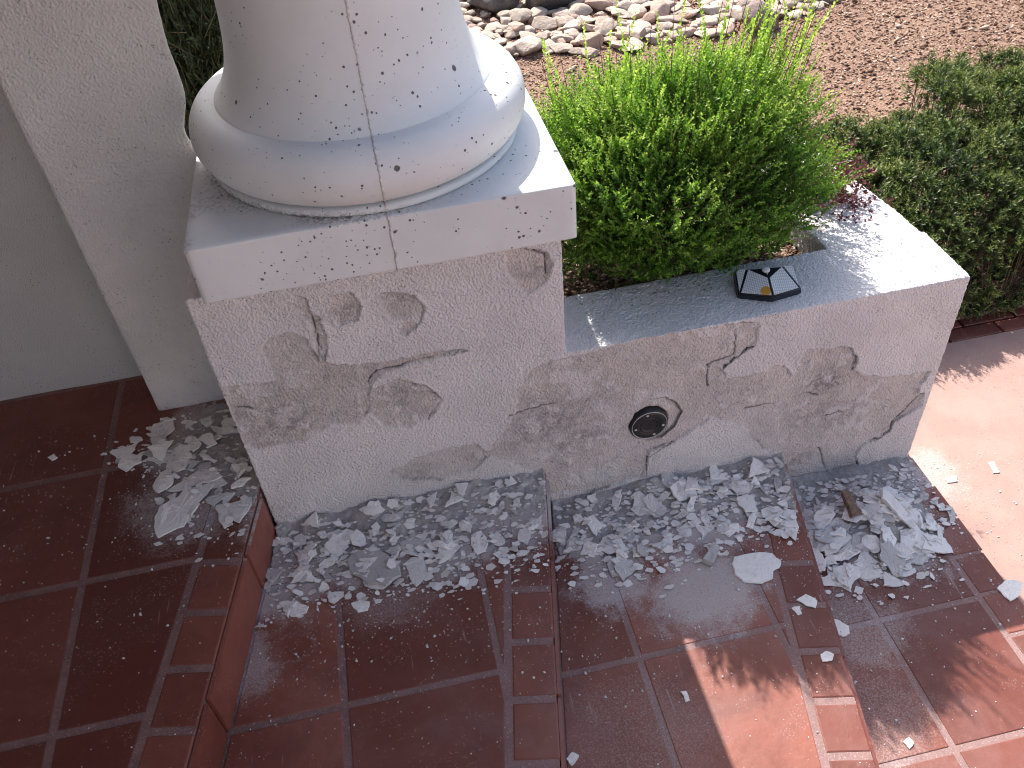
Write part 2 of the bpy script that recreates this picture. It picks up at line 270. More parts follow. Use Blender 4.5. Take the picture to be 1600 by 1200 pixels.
def mat_path():
    m = NM('pink_aggregate_path')
    col = m.mix(m.ramp(m.noise(5, 5), .3, .7), (.33, .205, .175), (.38, .25, .21))
    col = m.mix(m.ramp(m.noise(170, 3, .8), .58, .72, 0, .6), col, (.34, .17, .14))
    col = m.mix(m.ramp(m.noise(230, 3, .8), .60, .74, 0, .55), col, (.58, .48, .43))
    pit = m.math('MULTIPLY', m.ramp(m.vor(110), .13, .2, 1, 0), m.ramp(m.noise(30, 3), .45, .6))
    col = m.mix(m.math('MULTIPLY', pit, .7), col, (.17, .09, .08))
    d, acc, wn = dust_mask(m)
    col = m.mix(m.math('MULTIPLY', d, .75), col, (.60, .54, .53))
    return m.done(col, .8, m.bump(m.math('SUBTRACT', m.noise(240, 3, .7), pit), .6, .002), .3)
def mat_gravel(name='gravel_ground_mat', dark=1.):
    m = NM(name)
    v = m.n('ShaderNodeTexVoronoi'); m.put(v.inputs['Vector'], m.P); v.inputs['Scale'].default_value = 110
    sp = m.n('ShaderNodeSeparateColor'); m.put(sp.inputs[0], v.outputs['Color'])
    col = m.mix(sp.outputs[0], tuple(x * dark for x in (.19, .10, .072)), tuple(x * dark for x in (.30, .19, .13)))
    col = m.mix(m.ramp(sp.outputs[1], .86, .95, 0, .8), col, tuple(x * dark for x in (.50, .39, .32)))
    col = m.mix(m.ramp(sp.outputs[2], .78, .9, 0, .8), col, tuple(x * dark for x in (.13, .075, .06)))
    col = m.mix(m.ramp(m.noise(2.2, 5), .35, .7, 0, .5), col, tuple(x * dark for x in (.30, .19, .13)))
    h = m.math('SUBTRACT', 1., v.outputs['Distance'])
    h = m.math('ADD', h, m.math('MULTIPLY', m.noise(30, 4, .7), 1.5))
    return m.done(col, .92, m.bump(h, 1., .009), .2)
def mat_tinted(name, cols, rough=.85, bs=200, bd=.0015, attrname='tint', spec=.25, extra=None):
    m = NM(name); t = m.attr(attrname)
    col = cols[0]
    n = len(cols) - 1
    for i in range(n): col = m.mix(m.ramp(t, i / n, (i + 1) / n), col, cols[i + 1])
    if extra: col = m.mix(m.ramp(m.noise(extra[0], 5, .7), extra[1], extra[2], 0, extra[3]), col, extra[4])
    return m.done(col, rough, m.bump(m.noise(bs, 4, .7), .8, bd), spec)
def mat_flake(name, col, col2, gray):
    m = NM(name); oi = m.n('ShaderNodeObjectInfo'); r = oi.outputs['Random']
    c = m.mix(r, col, col2)
    c = m.mix(m.ramp(m.noise(25, 5, .7), .5, .75, 0, .5), c, gray)
    c = m.mix(m.ramp(m.noise(190, 3, .7), .62, .74, 0, .45), c, tuple(x * .5 for x in gray))
    h = m.math('ADD', m.noise(260, 3, .6), m.math('MULTIPLY', m.noise(40, 3), 1.2))
    return m.done(c, .9, m.bump(h, .9, .0025), .15)
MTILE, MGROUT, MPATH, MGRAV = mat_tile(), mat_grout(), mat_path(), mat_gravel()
MFL = [mat_flake('flake_paint_side', (.90, .87, .83), (.82, .79, .76), (.68, .65, .62)),
       mat_flake('flake_back_side', (.60, .585, .57), (.47, .45, .44), (.34, .32, .32)),
       mat_flake('flake_dusty', (.83, .80, .77), (.72, .69, .67), (.55, .53, .51))]
def mat_leaf(name, cols, trans=.35, rough=.45, spec=.35):
    m = NM(name); t = m.attr('tint'); n = len(cols) - 1; col = cols[0]
    for i in range(n): col = m.mix(m.ramp(t, i / n, (i + 1) / n), col, cols[i + 1])
    m.done(col, rough, None, spec)
    tr = m.n('ShaderNodeBsdfTranslucent'); hs = m.n('ShaderNodeHueSaturation'); m.put(hs.inputs['Color'], col); hs.inputs['Value'].default_value = 1.35; hs.inputs['Saturation'].default_value = 1.1
    m.put(tr.inputs[0], hs.outputs[0])
    mx = m.n('ShaderNodeMixShader'); mx.inputs[0].default_value = trans
    m.t.links.new(m.b.outputs[0], mx.inputs[1]); m.t.links.new(tr.outputs[0], mx.inputs[2]); m.t.links.new(mx.outputs[0], m.out.inputs[0])
    return m.m
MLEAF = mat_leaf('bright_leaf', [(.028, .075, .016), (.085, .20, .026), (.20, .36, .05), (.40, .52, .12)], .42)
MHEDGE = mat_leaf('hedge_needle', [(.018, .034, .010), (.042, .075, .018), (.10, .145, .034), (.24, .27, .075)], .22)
MDARKL = mat_leaf('dark_shrub_leaf', [(.012, .022, .009), (.024, .042, .014), (.05, .075, .028)], .2)
MRED = mat_leaf('maroon_sprig', [(.06, .018, .025), (.13, .035, .045), (.22, .09, .08)], .25)
def mat_simple(name, col, rough=.6, spec=.3, n=None, metal=None):
    m = NM(name)
    if n:
        c = m.mix(m.ramp(m.noise(n, 4, .7), .35, .7), col, tuple(x * .55 for x in col)); return m.done(c, rough, m.bump(m.noise(n * 2, 4), .7, .002), spec, metal)
    return m.done(col, rough, None, spec, metal)
MBARK = mat_simple('bark', (.23, .13, .075), .9, .15, 60)
MTWIG = mat_simple('twig', (.16, .12, .07), .9, .15, 90)
MWOOD = mat_simple('weathered_wood', (.28, .19, .14), .9, .15, 120)

# ---------------------------------------------------------------- floors
def bev_tile(bm, poly, z, var, lay, b=.0022, dep=.006):
    """poly CCW list; adds a tile with worn rounded arris"""
    n = len(poly)
    if n < 3: return
    cx = sum(p[0] for p in poly) / n; cy = sum(p[1] for p in poly) / n
    def ins(d):
        out = []
        for i in range(n):
            p0 = Vector(poly[i - 1]); p1 = Vector(poly[i]); p2 = Vector(poly[(i + 1) % n])
            e1 = (p1 - p0).normalized(); e2 = (p2 - p1).normalized()
            n1 = Vector((-e1.y, e1.x)); n2_ = Vector((-e2.y, e2.x)); k = max(.3, 1 + n1.dot(n2_))
            out.append(p1 + (n1 + n2_) / k * d)
        return out
    tilt = (random.uniform(-1, 1) * .0012, random.uniform(-1, 1) * .0012)
    rings = []
    for d, dz in ((0, -dep), (0, -b), (b * .35, -b * .35), (b * 1.1, 0)):
        rings.append([bm.verts.new((p.x, p.y, z + dz + (p.x - cx) * tilt[0] + (p.y - cy) * tilt[1])) for p in ins(d)])
    for r in rings:
        for v in r: v[lay] = var
    for a, c in zip(rings[:-1], rings[1:]):
        for i in range(n): bm.faces.new((a[i], a[(i + 1) % n], c[(i + 1) % n], c[i]))
    bm.faces.new(rings[-1])
def clip(poly, a, b, c):                                        # keep a*x+b*y<=c
    out = []
    for i in range(len(poly)):
        p, q = poly[i], poly[(i + 1) % len(poly)]
        dp, dq = a * p[0] + b * p[1] - c, a * q[0] + b * q[1] - c
        if dp <= 0: out.append(p)
        if dp * dq < 0: t = dp / (dp - dq); out.append((p[0] + t * (q[0] - p[0]), p[1] + t * (q[1] - p[1])))
    return out
def area(p): return sum(p[i][0] * p[(i + 1) % len(p)][1] - p[(i + 1) % len(p)][0] * p[i][1] for i in range(len(p))) / 2
def grid_tiles(bm, lay, xs, ys, z, clips, g=.018):
    for i in range(len(xs) - 1):
        for j in range(len(ys) - 1):
            p = [(xs[i] + g / 2, ys[j] + g / 2), (xs[i + 1] - g / 2, ys[j] + g / 2), (xs[i + 1] - g / 2, ys[j + 1] - g / 2), (xs[i] + g / 2, ys[j + 1] - g / 2)]
            for c in clips:
                p = clip(p, *c)
                if len(p) < 3: break
            if len(p) >= 3 and area(p) > 2e-4: bev_tile(bm, p, z, random.random(), lay)
S0, S1, S2 = .195, .19, .205                                   # skew of the nosings
def half(x0, s, side, off=0):                                  # line through (x0,0) running towards -y and -x; side=+1 keeps the left of it
    c, sn = math.cos(s), math.sin(s)                            # normal pointing right: (c, -s)
    return (c * side, -sn * side, (c * x0 + off) * side)
def nosing(bm, lay, x0, s, wd, z, ts, g=.018, first=None):
    """row of edge bricks whose outer edge is the riser line"""
    c, sn = math.cos(s), math.sin(s)
    for a, b in zip(ts[:-1], ts[1:]):
        def pt(u, t): return (x0 - u * c - t * sn, u * sn - t * c)
        q = [pt(wd - g, b - g / 2), pt(0.0, b - g / 2), pt(0.0, a + g / 2), pt(wd - g, a + g / 2)]
        if area(q) < 0: q.reverse()
        bev_tile(bm, q, z, random.random(), lay, b=.004)
def finish(bm, name, mat, parent=None, smooth=False):
    me = bpy.data.meshes.new(name); bm.normal_update(); bm.to_mesh(me); bm.free()
    return link(name, me, mat, parent, smooth)
def slab(name, poly, z, zb, mat, parent=None):
    bm = bmesh.new(); t = [bm.verts.new((*p, z)) for p in poly]; b = [bm.verts.new((*p, zb)) for p in poly]
    bm.faces.new(t); bm.faces.new(b[::-1])
    for i in range(len(poly)): bm.faces.new((b[i], b[(i + 1) % len(poly)], t[(i + 1) % len(poly)], t[i]))
    return finish(bm, name, mat, parent)
YF = -2.6                                                       # front limit of the steps (well outside the frame)
def edge_pt(x0, s, y): return (x0 + y * math.tan(s), y)
X0, X1, X2, X3 = -.006, .800, 1.572, 2.045
def strip(xa, sa, xb, sb, y0, y1, off=0): return [edge_pt(xa, sa, y1) if xa is not None else (-3, y1), edge_pt(xb, sb, y1), edge_pt(xb, sb, y0), edge_pt(xa, sa, y0) if xa is not None else (-3, y0)]
GD = .0022
def tread(name, label, z, xa, sa, xb, sb, y0, zb, tiles):
    root = empty(name, (xb, 0, z)); tag(root, label, 'step', kind='structure')
    inv = root.matrix_basis.inverted()
    c = [half(xb, sb, 1, -.004)]
    poly = strip(xa, sa, xb - .004, sb, y0, YF)
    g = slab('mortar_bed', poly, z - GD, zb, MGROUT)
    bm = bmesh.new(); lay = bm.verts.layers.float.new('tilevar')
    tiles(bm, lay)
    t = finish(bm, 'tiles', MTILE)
    for o in (g, t): o.data.transform(Matrix.Translation((-xb, 0, -z))); o.parent = root
    return root
def riser_tiles(bm, lay, x0, s, z, h, ts, g=.014, th=.008):
    """thin tiles standing on the riser face, with grout gaps"""
    c, sn = math.cos(s), math.sin(s)
    for a, b in zip(ts[:-1], ts[1:]):
        P = lambda u, t, zz: (x0 + u * c - t * sn, -u * sn - t * c, zz)
        z1, z0 = z - .011, z - h + .004
        vs = [bm.verts.new(P(u, t, zz)) for (u, t, zz) in ((th, a + g / 2, z0), (th, b - g / 2, z0), (th, b - g / 2, z1), (th, a + g / 2, z1), (-.001, a + g / 2 - .002, z0), (-.001, b - g / 2 + .002, z0), (-.001, b - g / 2 + .002, z1 + .002), (-.001, a + g / 2 - .002, z1 + .002))]
        r = random.random()
        for v in vs: v[lay] = r
        for f in ((3, 2, 1, 0), (0, 1, 5, 4), (2, 3, 7, 6), (1, 2, 6, 5), (3, 0, 4, 7)): bm.faces.new([vs[i] for i in f])
def t0(bm, lay):
    wd = .125
    cl = half(X0, S0, 1, -wd - .004)
    ys = [-.617 - .41 * k for k in range(5, 0, -1)] + [-.605, -.19, .206, .61]
    xs = [-2.4, -2.01, -1.62, -1.23, -.845, -.457, .2]
    grid_tiles(bm, lay, xs, ys, Z0, [cl], .02)
    ts = [-.01 + .15 * k for k in range(-3, 17)]
    nosing(bm, lay, X0 - .002, S0, wd, Z0, [t + .09 for t in ts])
    riser_tiles(bm, lay, X0, S0, Z0, .167, [.012, .21, .61, 1.01, 1.41, 1.81, 2.2])
tread('landing', 'dark red tiled upper landing on the left with a row of edge bricks', Z0, None, 0, X0, S0, .62, Z1 - .3, t0)
def t1(bm, lay):
    wd = .125; cl = half(X1, S1, 1, -wd - .004); cr = half(X0, S0, -1, -.012)
    grid_tiles(bm, lay, [-.6, -.225, .160, .548, .95], [-2.15, -1.76, -1.375, -.985, -.595, -.205, .18], Z1, [cl, (-half(X0, S0, 1)[0], -half(X0, S0, 1)[1], -half(X0, S0, 1)[2] - .012), (0, 1, .0)])
    nosing(bm, lay, X1 - .002, S1, wd, Z1, [.09 + .155 * k for k in range(-1, 16)])
    riser_tiles(bm, lay, X1, S1, Z1, .15, [.012, .3, .7, 1.1, 1.5, 1.9])
tread('tiled_step', 'red tiled step right below the landing, with plaster debris and a smudged round mark', Z1, X0, S0, X1, S1, .02, Z2 - .3, t1)
def t2(bm, lay):
    wd = .125; cl = half(X2, S2, 1, -wd - .004); h = half(X1, S1, 1)
    grid_tiles(bm, lay, [.17, .545, .915, 1.302, 1.70], [-2.1, -1.72, -1.335, -.95, -.562, -.175, .21], Z2, [cl, (-h[0], -h[1], -h[2] - .012), (0, 1, .0)])
    nosing(bm, lay, X2 - .002, S2, wd, Z2, [.125 + .139 * k for k in range(-1, 17)])
    riser_tiles(bm, lay, X2, S2, Z2, .13, [.012, .3, .7, 1.1, 1.5, 1.9])
tread('tiled_step', 'middle red tiled step with a sunlit patch and a large white flake on it', Z2, X1, S1, X2, S2, .02, Z3 - .3, t2)
def t3(bm, lay):
    h = half(X2, S2, 1)
    grid_tiles(bm, lay, [.5, .88, 1.255, 1.632, 1.945], [-2.08, -1.695, -1.31, -.925, -.543, -.155, .2], Z3, [(-h[0], -h[1], -h[2] - .012), (0, 1, .0)])
    ys = [.0, -.13, -.265, -.40, -.536, -.672, -.81, -.945, -1.08, -1.215, -1.35, -1.485, -1.62, -1.755, -1.89]
    for a, b in zip(ys[:-1], ys[1:]):
        j = random.uniform(-.004, .004)
        bev_tile(bm, [(1.954, b + .006), (2.048 + j, b + .005), (2.048 + j, a - .005), (1.954, a - .006)], Z3, random.random(), lay, b=.003)
tread('tiled_step', 'lowest red tiled step at the right with a brick edge along the pink path', Z3, X2, S2, X3, 0, .02, Z4 - .2, t3)
# path: a slab with a brick band along the hedge
pth = slab('path', [(-5, -9), (9, -9), (9, .60), (2.03, .60), (2.045, -2.6), (-5, -2.6)], Z4, Z4 - .15, MPATH); tag(pth, 'pink pebble-finish concrete path in sun at the right', 'path', kind='structure')  # front part, out of view, added to reflect sunlight onto the wall
bm = bmesh.new(); lay = bm.verts.layers.float.new('tilevar')
x = 1.9
while x < 5.5:
    bev_tile(bm, [(x + .005, .603), (x + .225, .603), (x + .225, .668), (x + .005, .668)], Z4 + .003, random.random(), lay, .003, .05)
    bev_tile(bm, [(x + .105, .676), (x + .325, .676), (x + .325, .79), (x + .105, .79)], Z4 + .004, random.random(), lay, .003, .05)
    x += .23
band = finish(bm, 'path_border', MTILE); tag(band, 'red brick border of the path along the foot of the hedge', 'border', kind='structure')
# garden ground
gx, gy = np.meshgrid(np.concatenate([np.linspace(-1.5, 5.5, 240), np.linspace(5.7, 60, 12)]), np.concatenate([np.linspace(.70, 6.5, 200), np.linspace(6.8, 60, 12)]))
gx = np.where(gx <= -1.49, -40, gx)
P = n2(gx.ravel(), gy.ravel()); gz = ZG + fbm(P, 1.3, 3, 3) * .025 + fbm(P, 9, 3, 4) * .006
gz = np.where(P[:, 1] < .9, ZG - .02, gz)
nyy, nxx = gx.shape; idx = np.arange(nxx * nyy).reshape(nyy, nxx)
Fq = np.stack([idx[:-1, :-1].ravel(), idx[:-1, 1:].ravel(), idx[1:, 1:].ravel(), idx[1:, :-1].ravel()], 1)
gm = mesh_np('gravel_ground', np.stack([P[:, 0], P[:, 1], gz], 1), Fq); go = link('gravel_ground', gm, MGRAV, smooth=True); tag(go, 'reddish brown fine gravel garden bed behind the planter', 'gravel', kind='structure')
sub = slab('ground', [(-60, -60), (60, -60), (60, 60), (-60, 60)], -.62, -.8, MGRAV); tag(sub, 'earth under the whole place', 'ground', kind='structure')
yard = slab('bounce_wall', [(.2, -7.3), (9, -7.3), (9, -7.0), (.2, -7.0)], 3.2, -.6, mat_simple('bounce_wall_stucco', (.66, .60, .56), .9, .2, 30)); tag(yard, 'unseen sunlit stucco wall added opposite the planter to bounce warm light', 'wall')  # unseen reflector wall, added to send warm light to the front
# side yard beyond the path, in front of the camera's right
# ---------------------------------------------------------------- masonry by voxel remesh
def bm_prism(bm, poly, z0, z1):
    if area(poly) < 0: poly = poly[::-1]
    b = [bm.verts.new((*p, z0)) for p in poly]; t = [bm.verts.new((*p, z1)) for p in poly]
    bm.faces.new(b[::-1]); bm.faces.new(t)
    for i in range(len(poly)): bm.faces.new((b[i], b[(i + 1) % len(poly)], t[(i + 1) % len(poly)], t[i]))
def voxel(bm, vs, it=6):
    me = bpy.data.meshes.new('tmp'); bm.to_mesh(me); bm.free(); o = bpy.data.objects.new('tmp', me); C.collection.objects.link(o)
    m = o.modifiers.new('r', 'REMESH'); m.mode = 'VOXEL'; m.voxel_size = vs
    s = o.modifiers.new('s', 'SMOOTH'); s.factor = .5; s.iterations = it
    dg = bpy.context.evaluated_depsgraph_get(); dg.update()
    r = bpy.data.meshes.new_from_object(o.evaluated_get(dg)); bpy.data.objects.remove(o); return r
PEEL, STAIN, CRACK = DATA['PEEL'], DATA['STAIN'], DATA['CRACK']
bm = bmesh.new()
bm_prism(bm, [(0, 0), (.876, 0), (.876, .74), (0, .74)], -.45, .83)
bm_prism(bm, [(.80, 0), (2.035, .0), (2.035, .24), (.80, .24)], -.45, ZP)
bm_prism(bm, [(1.742, .06), (2.034, .0), (2.017, .36), (1.957, .80), (1.95, 1.0), (1.68, 1.0), (1.70, .6)], -.45, ZP)
bm_prism(bm, [(.80, .82), (1.95, .82), (1.95, 1.0), (.80, 1.0)], -.45, ZP)
bm_prism(bm, [(.5, .6), (.876, .6), (.876, 1.0), (.5, 1.0)], -.45, ZP)
me = voxel(bm, .0038, 11)
V = co_of(me); N = no_of(me)
Xs, Ys, Zs = V[:, 0], V[:, 1], V[:, 2]
front = (N[:, 1] < -.35) & (Ys < .06)
pn = fbm(V, 24, 3, 5) * .010 + fbm(V, 75, 3, 8) * .007
sd = np.full(len(V), 1.0); fi = np.where(front)[0]
for k, pl in PEEL.items(): sd[fi] = np.minimum(sd[fi], poly_sd(Xs[fi], Zs[fi], pl))
sd = sd + pn
peel = np.where(front, sstep(.0015, -.0015, sd), 0) * (1 - .65 * sstep(.12, .34, fbm(V, 34, 5, 44) + .6 * fbm(V, 7, 3, 45)))
cr = np.full(len(V), 1.0)
for pl in CRACK: cr[fi] = np.minimum(cr[fi], line_d(Xs[fi] + fbm(V[fi], 45, 3, 21) * .008, Zs[fi] + fbm(V[fi], 45, 3, 22) * .008, pl))
crk_shade = np.where(front, sstep(.0034, .0009, cr), 0) * sstep(-.35, .1, fbm(V, 18, 2, 30))
rim_shade = np.where(front, np.exp(-(sd / .0026) ** 2), 0) * sstep(.05, .4, fbm(V, 11, 3, 31))  # undercut shade painted along the edges of peeled patches
st = np.zeros(len(V))
for x_, z_, r_, s_ in STAIN: st = np.maximum(st, s_ * np.exp(-((Xs - x_) ** 2 + ((Zs - z_) * 1.5) ** 2) / (r_ * r_)))
st = np.clip(st * (front) * (1 + fbm(V, 12, 3, 12) * .8), 0, 1)
fl = np.where(Xs < .8, Z1, np.where(Xs < 1.57, Z2, Z3))
dusty = np.where(front, sstep(.17, .0, Zs - fl) * (.5 + .5 * sstep(-.2, .3, fbm(V, 6, 3, 15))), 0)
disp = fbm(V, 105, 2, 1) * .0022 * (1 - peel * .5) + fbm(V, 9, 3, 2) * .0022
disp = disp - peel * (.0056 + fbm(V, 30, 4, 9) * .0022) - crk_shade * .004
disp = disp + np.where(front, np.exp(-((sd - .0045) / .0042) ** 2), 0) * .0030 * (1 - peel) * (.5 + .5 * sstep(-.2, .3, fbm(V, 14, 2, 91)))
sdc = np.where(front, poly_sd(Xs, Zs, PEEL['cap']), 1) + fbm(V, 60, 2, 78) * .003; disp = disp - sstep(.001, -.003, sdc) * .008; crk_shade = np.maximum(crk_shade, np.where(front, np.exp(-(sdc / .0028) ** 2), 0) * sstep(1.08, 1.16, Xs))  # carved hollow by the cap, shade line painted on its edge
rc = np.hypot(Xs - 1.117, Zs - .124); cav = np.where(front, sstep(.062, .056, rc + fbm(V, 30, 2, 77) * .006), 0); disp = disp - cav * .016; crk_shade = np.maximum(crk_shade, cav)  # carved recess round the pipe, its shade painted dark
# worn top-left stucco hump under the plinth
disp = disp + np.where(front, np.exp(-((Zs - .825) / .012) ** 2), 0) * .003 * fbm(V, 40, 3, 17)
nn_ = N.copy(); V2 = V + nn_ * disp[:, None]
# floor line of the front wall is a touch ragged
me.vertices.foreach_set('co', V2.astype(np.float32).ravel())
nF = len(me.polygons); ls = np.empty(nF, np.int32); lt = np.empty(nF, np.int32)
me.polygons.foreach_get('loop_start', ls); me.polygons.foreach_get('loop_total', lt)
vi = np.empty(len(me.loops), np.int32); me.loops.foreach_get('vertex_index', vi)
A = {'peel': peel, 'stain': st, 'crack_shade': np.clip(np.maximum(crk_shade, rim_shade * .75), 0, 1), 'dusty': dusty}
cxf = np.array([V[vi[s]][0] for s in ls]); cyf = np.array([V[vi[s]][1] for s in ls])
planter = empty('raised_planter', (1.45, .5, Z2)); tag(planter, 'white stuccoed masonry planter and column pedestal with peeling damp-stained front', 'planter')
quads = lt == 4
def part_from(maskf, name):
    f = np.where(maskf & quads)[0]; q = vi[ls[f][:, None] + np.arange(4)[None, :]]
    u, inv = np.unique(q, return_inverse=True); m2 = mesh_np(name, V2[u] - np.array([1.45, .5, Z2]), inv.reshape(q.shape))
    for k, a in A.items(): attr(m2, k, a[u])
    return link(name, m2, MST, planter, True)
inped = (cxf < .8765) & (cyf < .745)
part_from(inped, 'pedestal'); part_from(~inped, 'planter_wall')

# house wall and pilaster at the left
def stucco_box(name, poly, z0, z1, vs, mat, label, cat, bulge=None, it=8):
    bm = bmesh.new(); bm_prism(bm, poly, z0, z1); me = voxel(bm, vs, it); V = co_of(me); N = no_of(me)
    d = fbm(V, 70, 3, 41) * .0016 + fbm(V, 5, 3, 42) * .005
    V2 = V + N * d[:, None]
    if bulge: V2 = bulge(V2)
    me.vertices.foreach_set('co', V2.astype(np.float32).ravel())
    for k in ('peel', 'stain', 'crack_shade'): attr(me, k, np.zeros(len(V)))
    attr(me, 'dusty', sstep(Z0 + .12, Z0, V[:, 2]) * .6 * (V[:, 1] < .6))
    me.update(); return tag(link(name, me, mat, None, True), label, cat)
def bulge(V):
    X, Z = V[:, 0], V[:, 2]
    k = sstep(-.22, .10, X)
    sh = -.045 * np.exp(-((Z - 1.02) / .07) ** 2) + .012 * np.sin(Z * 9) + 0
    V[:, 0] += k * sh; return V
stucco_box('pilaster', [(-.325, .42), (.085, .42), (.02, .53), (-.325, .53)], Z0 - .05, 2.55, .0085, MST2, 'rough white stucco pilaster standing against the wall left of the column', 'pilaster', bulge, 5)
stucco_box('house_wall', [(-3.2, .615), (-.16, .615), (-.16, .80), (-3.2, .80)], Z0 - .05, 2.55, .02, MSTW, 'plain off-white house wall in shade at the far left', 'wall', None, 2)
stucco_box('shade_wall', [(-1.55, -3.0), (-1.35, -3.0), (-1.35, .60), (-1.55, .60)], Z0 - .3, 2.55, .03, MSTW, 'unseen wall added at the far left to shade the landing', 'wall', None, 2)  # out of view, added to darken the landing side

# ---------------------------------------------------------------- column
CX, CY = .468, .352
col = empty('column', (CX, CY, .835)); tag(col, 'white cast stone column with bulging ring base and square plinth, pitted with small holes', 'column')
bm = bmesh.new()
px0, px1, py0, py1 = .048, .905, -.042, .76
bm_prism(bm, [(px0, py0), (px1, py0), (px1, py1), (px0, py1)], .838, .981)
bmesh.ops.subdivide_edges(bm, edges=bm.edges[:], cuts=60, use_grid_fill=True)
me = bpy.data.meshes.new('plinth'); bm.to_mesh(me); bm.free()
V = co_of(me); d = fbm(V, 6, 3, 51) * .002
# round the arrises
hx, hy, hz = (px1 - px0) / 2, (py1 - py0) / 2, .0715; c0 = np.array([(px0 + px1) / 2, (py0 + py1) / 2, .9095]); L = V - c0; r = .006
q = np.clip(L, [-hx + r, -hy + r, -hz + r], [hx - r, hy - r, hz - r]); dl = L - q; ln = np.linalg.norm(dl, axis=1, keepdims=True); V = c0 + q + np.where(ln > 1e-6, dl / np.maximum(ln, 1e-6) * r, 0)
V[:, 2] += d * .6; V[:, 1] += d
rad = np.hypot(V[:, 0] - CX, V[:, 1] - CY)
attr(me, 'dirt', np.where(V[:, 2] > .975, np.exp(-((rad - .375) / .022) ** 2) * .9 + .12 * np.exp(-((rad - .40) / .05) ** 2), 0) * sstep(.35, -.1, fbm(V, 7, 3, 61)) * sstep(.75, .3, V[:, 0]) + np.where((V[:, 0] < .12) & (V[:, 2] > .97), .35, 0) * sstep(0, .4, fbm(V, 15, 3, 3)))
V -= np.array([CX, CY, .835]); me.vertices.foreach_set('co', V.astype(np.float32).ravel())
link('plinth', me, MCAST, col, True)
def lathe(name, prof, seg=220, rr=None):
    prof = np.array(prof); n = len(prof); a = np.linspace(0, 2 * np.pi, seg, endpoint=False)
    V = np.stack([(prof[:, 0:1] * np.cos(a)).ravel(), (prof[:, 0:1] * np.sin(a)).ravel(), np.repeat(prof[:, 1], seg)], 1)
    i = np.arange(n * seg).reshape(n, seg); j = np.roll(i, -1, 1)
    Fq = np.stack([i[:-1].ravel(), j[:-1].ravel(), j[1:].ravel(), i[1:].ravel()], 1)
    # mould seam: a thin raised line on the front meridian (world X = .485)
    rad_ = np.hypot(V[:, 0], V[:, 1]); off = (V[:, 0] - .017 - fbm(np.stack([V[:, 2] * 0, V[:, 2] * 0, V[:, 2]], 1), 30, 3, 2) * .002); fr = V[:, 1] < 0
    V[:, 0] += 0
    wv = V * 1.; nz = fbm(wv, 8, 3, 71) * .0009
    V[:, :2] *= (1 + nz / np.maximum(rad_, .1))[:, None]
    me = mesh_np(name, V, Fq); attr(me, 'dirt', np.where(V[:, 2] < .165, sstep(.165, .15, V[:, 2]), 0) * sstep(.1, -.2, V[:, 0]) * (V[:, 1] < 0))
    return me
tor = []
zb = .146
tor += [(.20, zb), (.372, zb), (.378, zb + .003), (.380, zb + .012), (.374, zb + .018)]
for k in range(40):
    t = -math.pi / 2 + math.pi * k / 39
    tor.append((.345 + .058 * math.cos(t) if k else .362, zb + .018 + .068 + .068 * math.sin(t)))
tor += [(.330, zb + .1545), (.322, zb + .156)]
link('base_ring', lathe('base_ring', tor), MCAST, col, True)
sh = [(.330, zb + .150), (.327, zb + .157)]
for k in range(60):
    t = k / 59; z = zb + .160 + t * .30; r_ = .262 + .063 * math.exp(-t * 4.6) - .004 * t; sh.append((r_, z))
sh += [(.258, zb + .6), (.25, zb + 1.1), (.24, 1.716), (.2, 1.716)]
shf = link('shaft', lathe('shaft', sh), MCAST, col, True)
# seam strip
def seam(prof, name, parent):
    V, Fc = [], []; rs = random.Random(3); pts = []
    for (r_, z) in prof:
        x = .017 + rs.uniform(-.0012, .0012); pts.append((x, -math.sqrt(max(r_ * r_ - x * x, 0)), z))
    for k, p in enumerate(pts):
        q0 = Vector(pts[max(k - 1, 0)]); q1 = Vector(pts[min(k + 1, len(pts) - 1)]); d = (q1 - q0).normalized(); s = Vector((1, 0, 0)); nrm = s.cross(d).normalized()
        if nrm.y > 0 and abs(nrm.y) > .2: nrm = -nrm
        if abs(nrm.y) <= .2 and nrm.z < 0: nrm = -nrm
        hgt = .0022 + rs.uniform(-.0006, .0006)
        for u, h in ((-.0038, -.001), (-.0012, hgt), (.0012, hgt * .9), (.0034, -.001)): V.append(Vector(p) + s * u + nrm * h)
    for k in range(len(pts) - 1):
        for j in range(3): Fc.append((k * 4 + j, k * 4 + j + 1, k * 4 + j + 5, k * 4 + j + 4))
    me = mesh_np(name, V, Fc); link(name, me, MSEAM, parent, True)
MSEAM = mat_simple('seam_mortar', (.66, .63, .61), .8, .2, 90)
def dens(p, n=6):
    o = []
    for a, b in zip(p[:-1], p[1:]):
        for k in range(n): o.append((a[0] + (b[0] - a[0]) * k / n, a[1] + (b[1] - a[1]) * k / n))
    return o + [p[-1]]
seam(dens(tor[2:], 2) , 'mould_seam', col.children[1]); seam(dens(sh[1:-3], 2) + dens(sh[-4:-1], 60)[1:], 'mould_seam', col.children[2])
rs = random.Random(4); V, Fc = [], []
for path in ([(z, 'f') for z in np.linspace(.0, .141, 20)], [(y, 't') for y in np.linspace(-.39, -.35, 6)]):
    b0 = len(V)
    for v, kd in path:
        x = .017 + rs.uniform(-.0015, .0015) - (0 if kd == 'f' else 0)
        for u, h in ((-.0028, -.001), (-.0008, .0016), (.001, .0014), (.0028, -.001)):
            V.append((x + u, py0 - CY - h - .001, v + .003) if kd == 'f' else (x + u, v, .146 + h + .001))
    for k in range(len(path) - 1):
        for j in range(3): Fc.append((b0 + k * 4 + j, b0 + k * 4 + j + 1, b0 + k * 4 + j + 5, b0 + k * 4 + j + 4))
link('mould_seam', mesh_np('mould_seam', V, Fc), MSEAM, col.children[0], True)

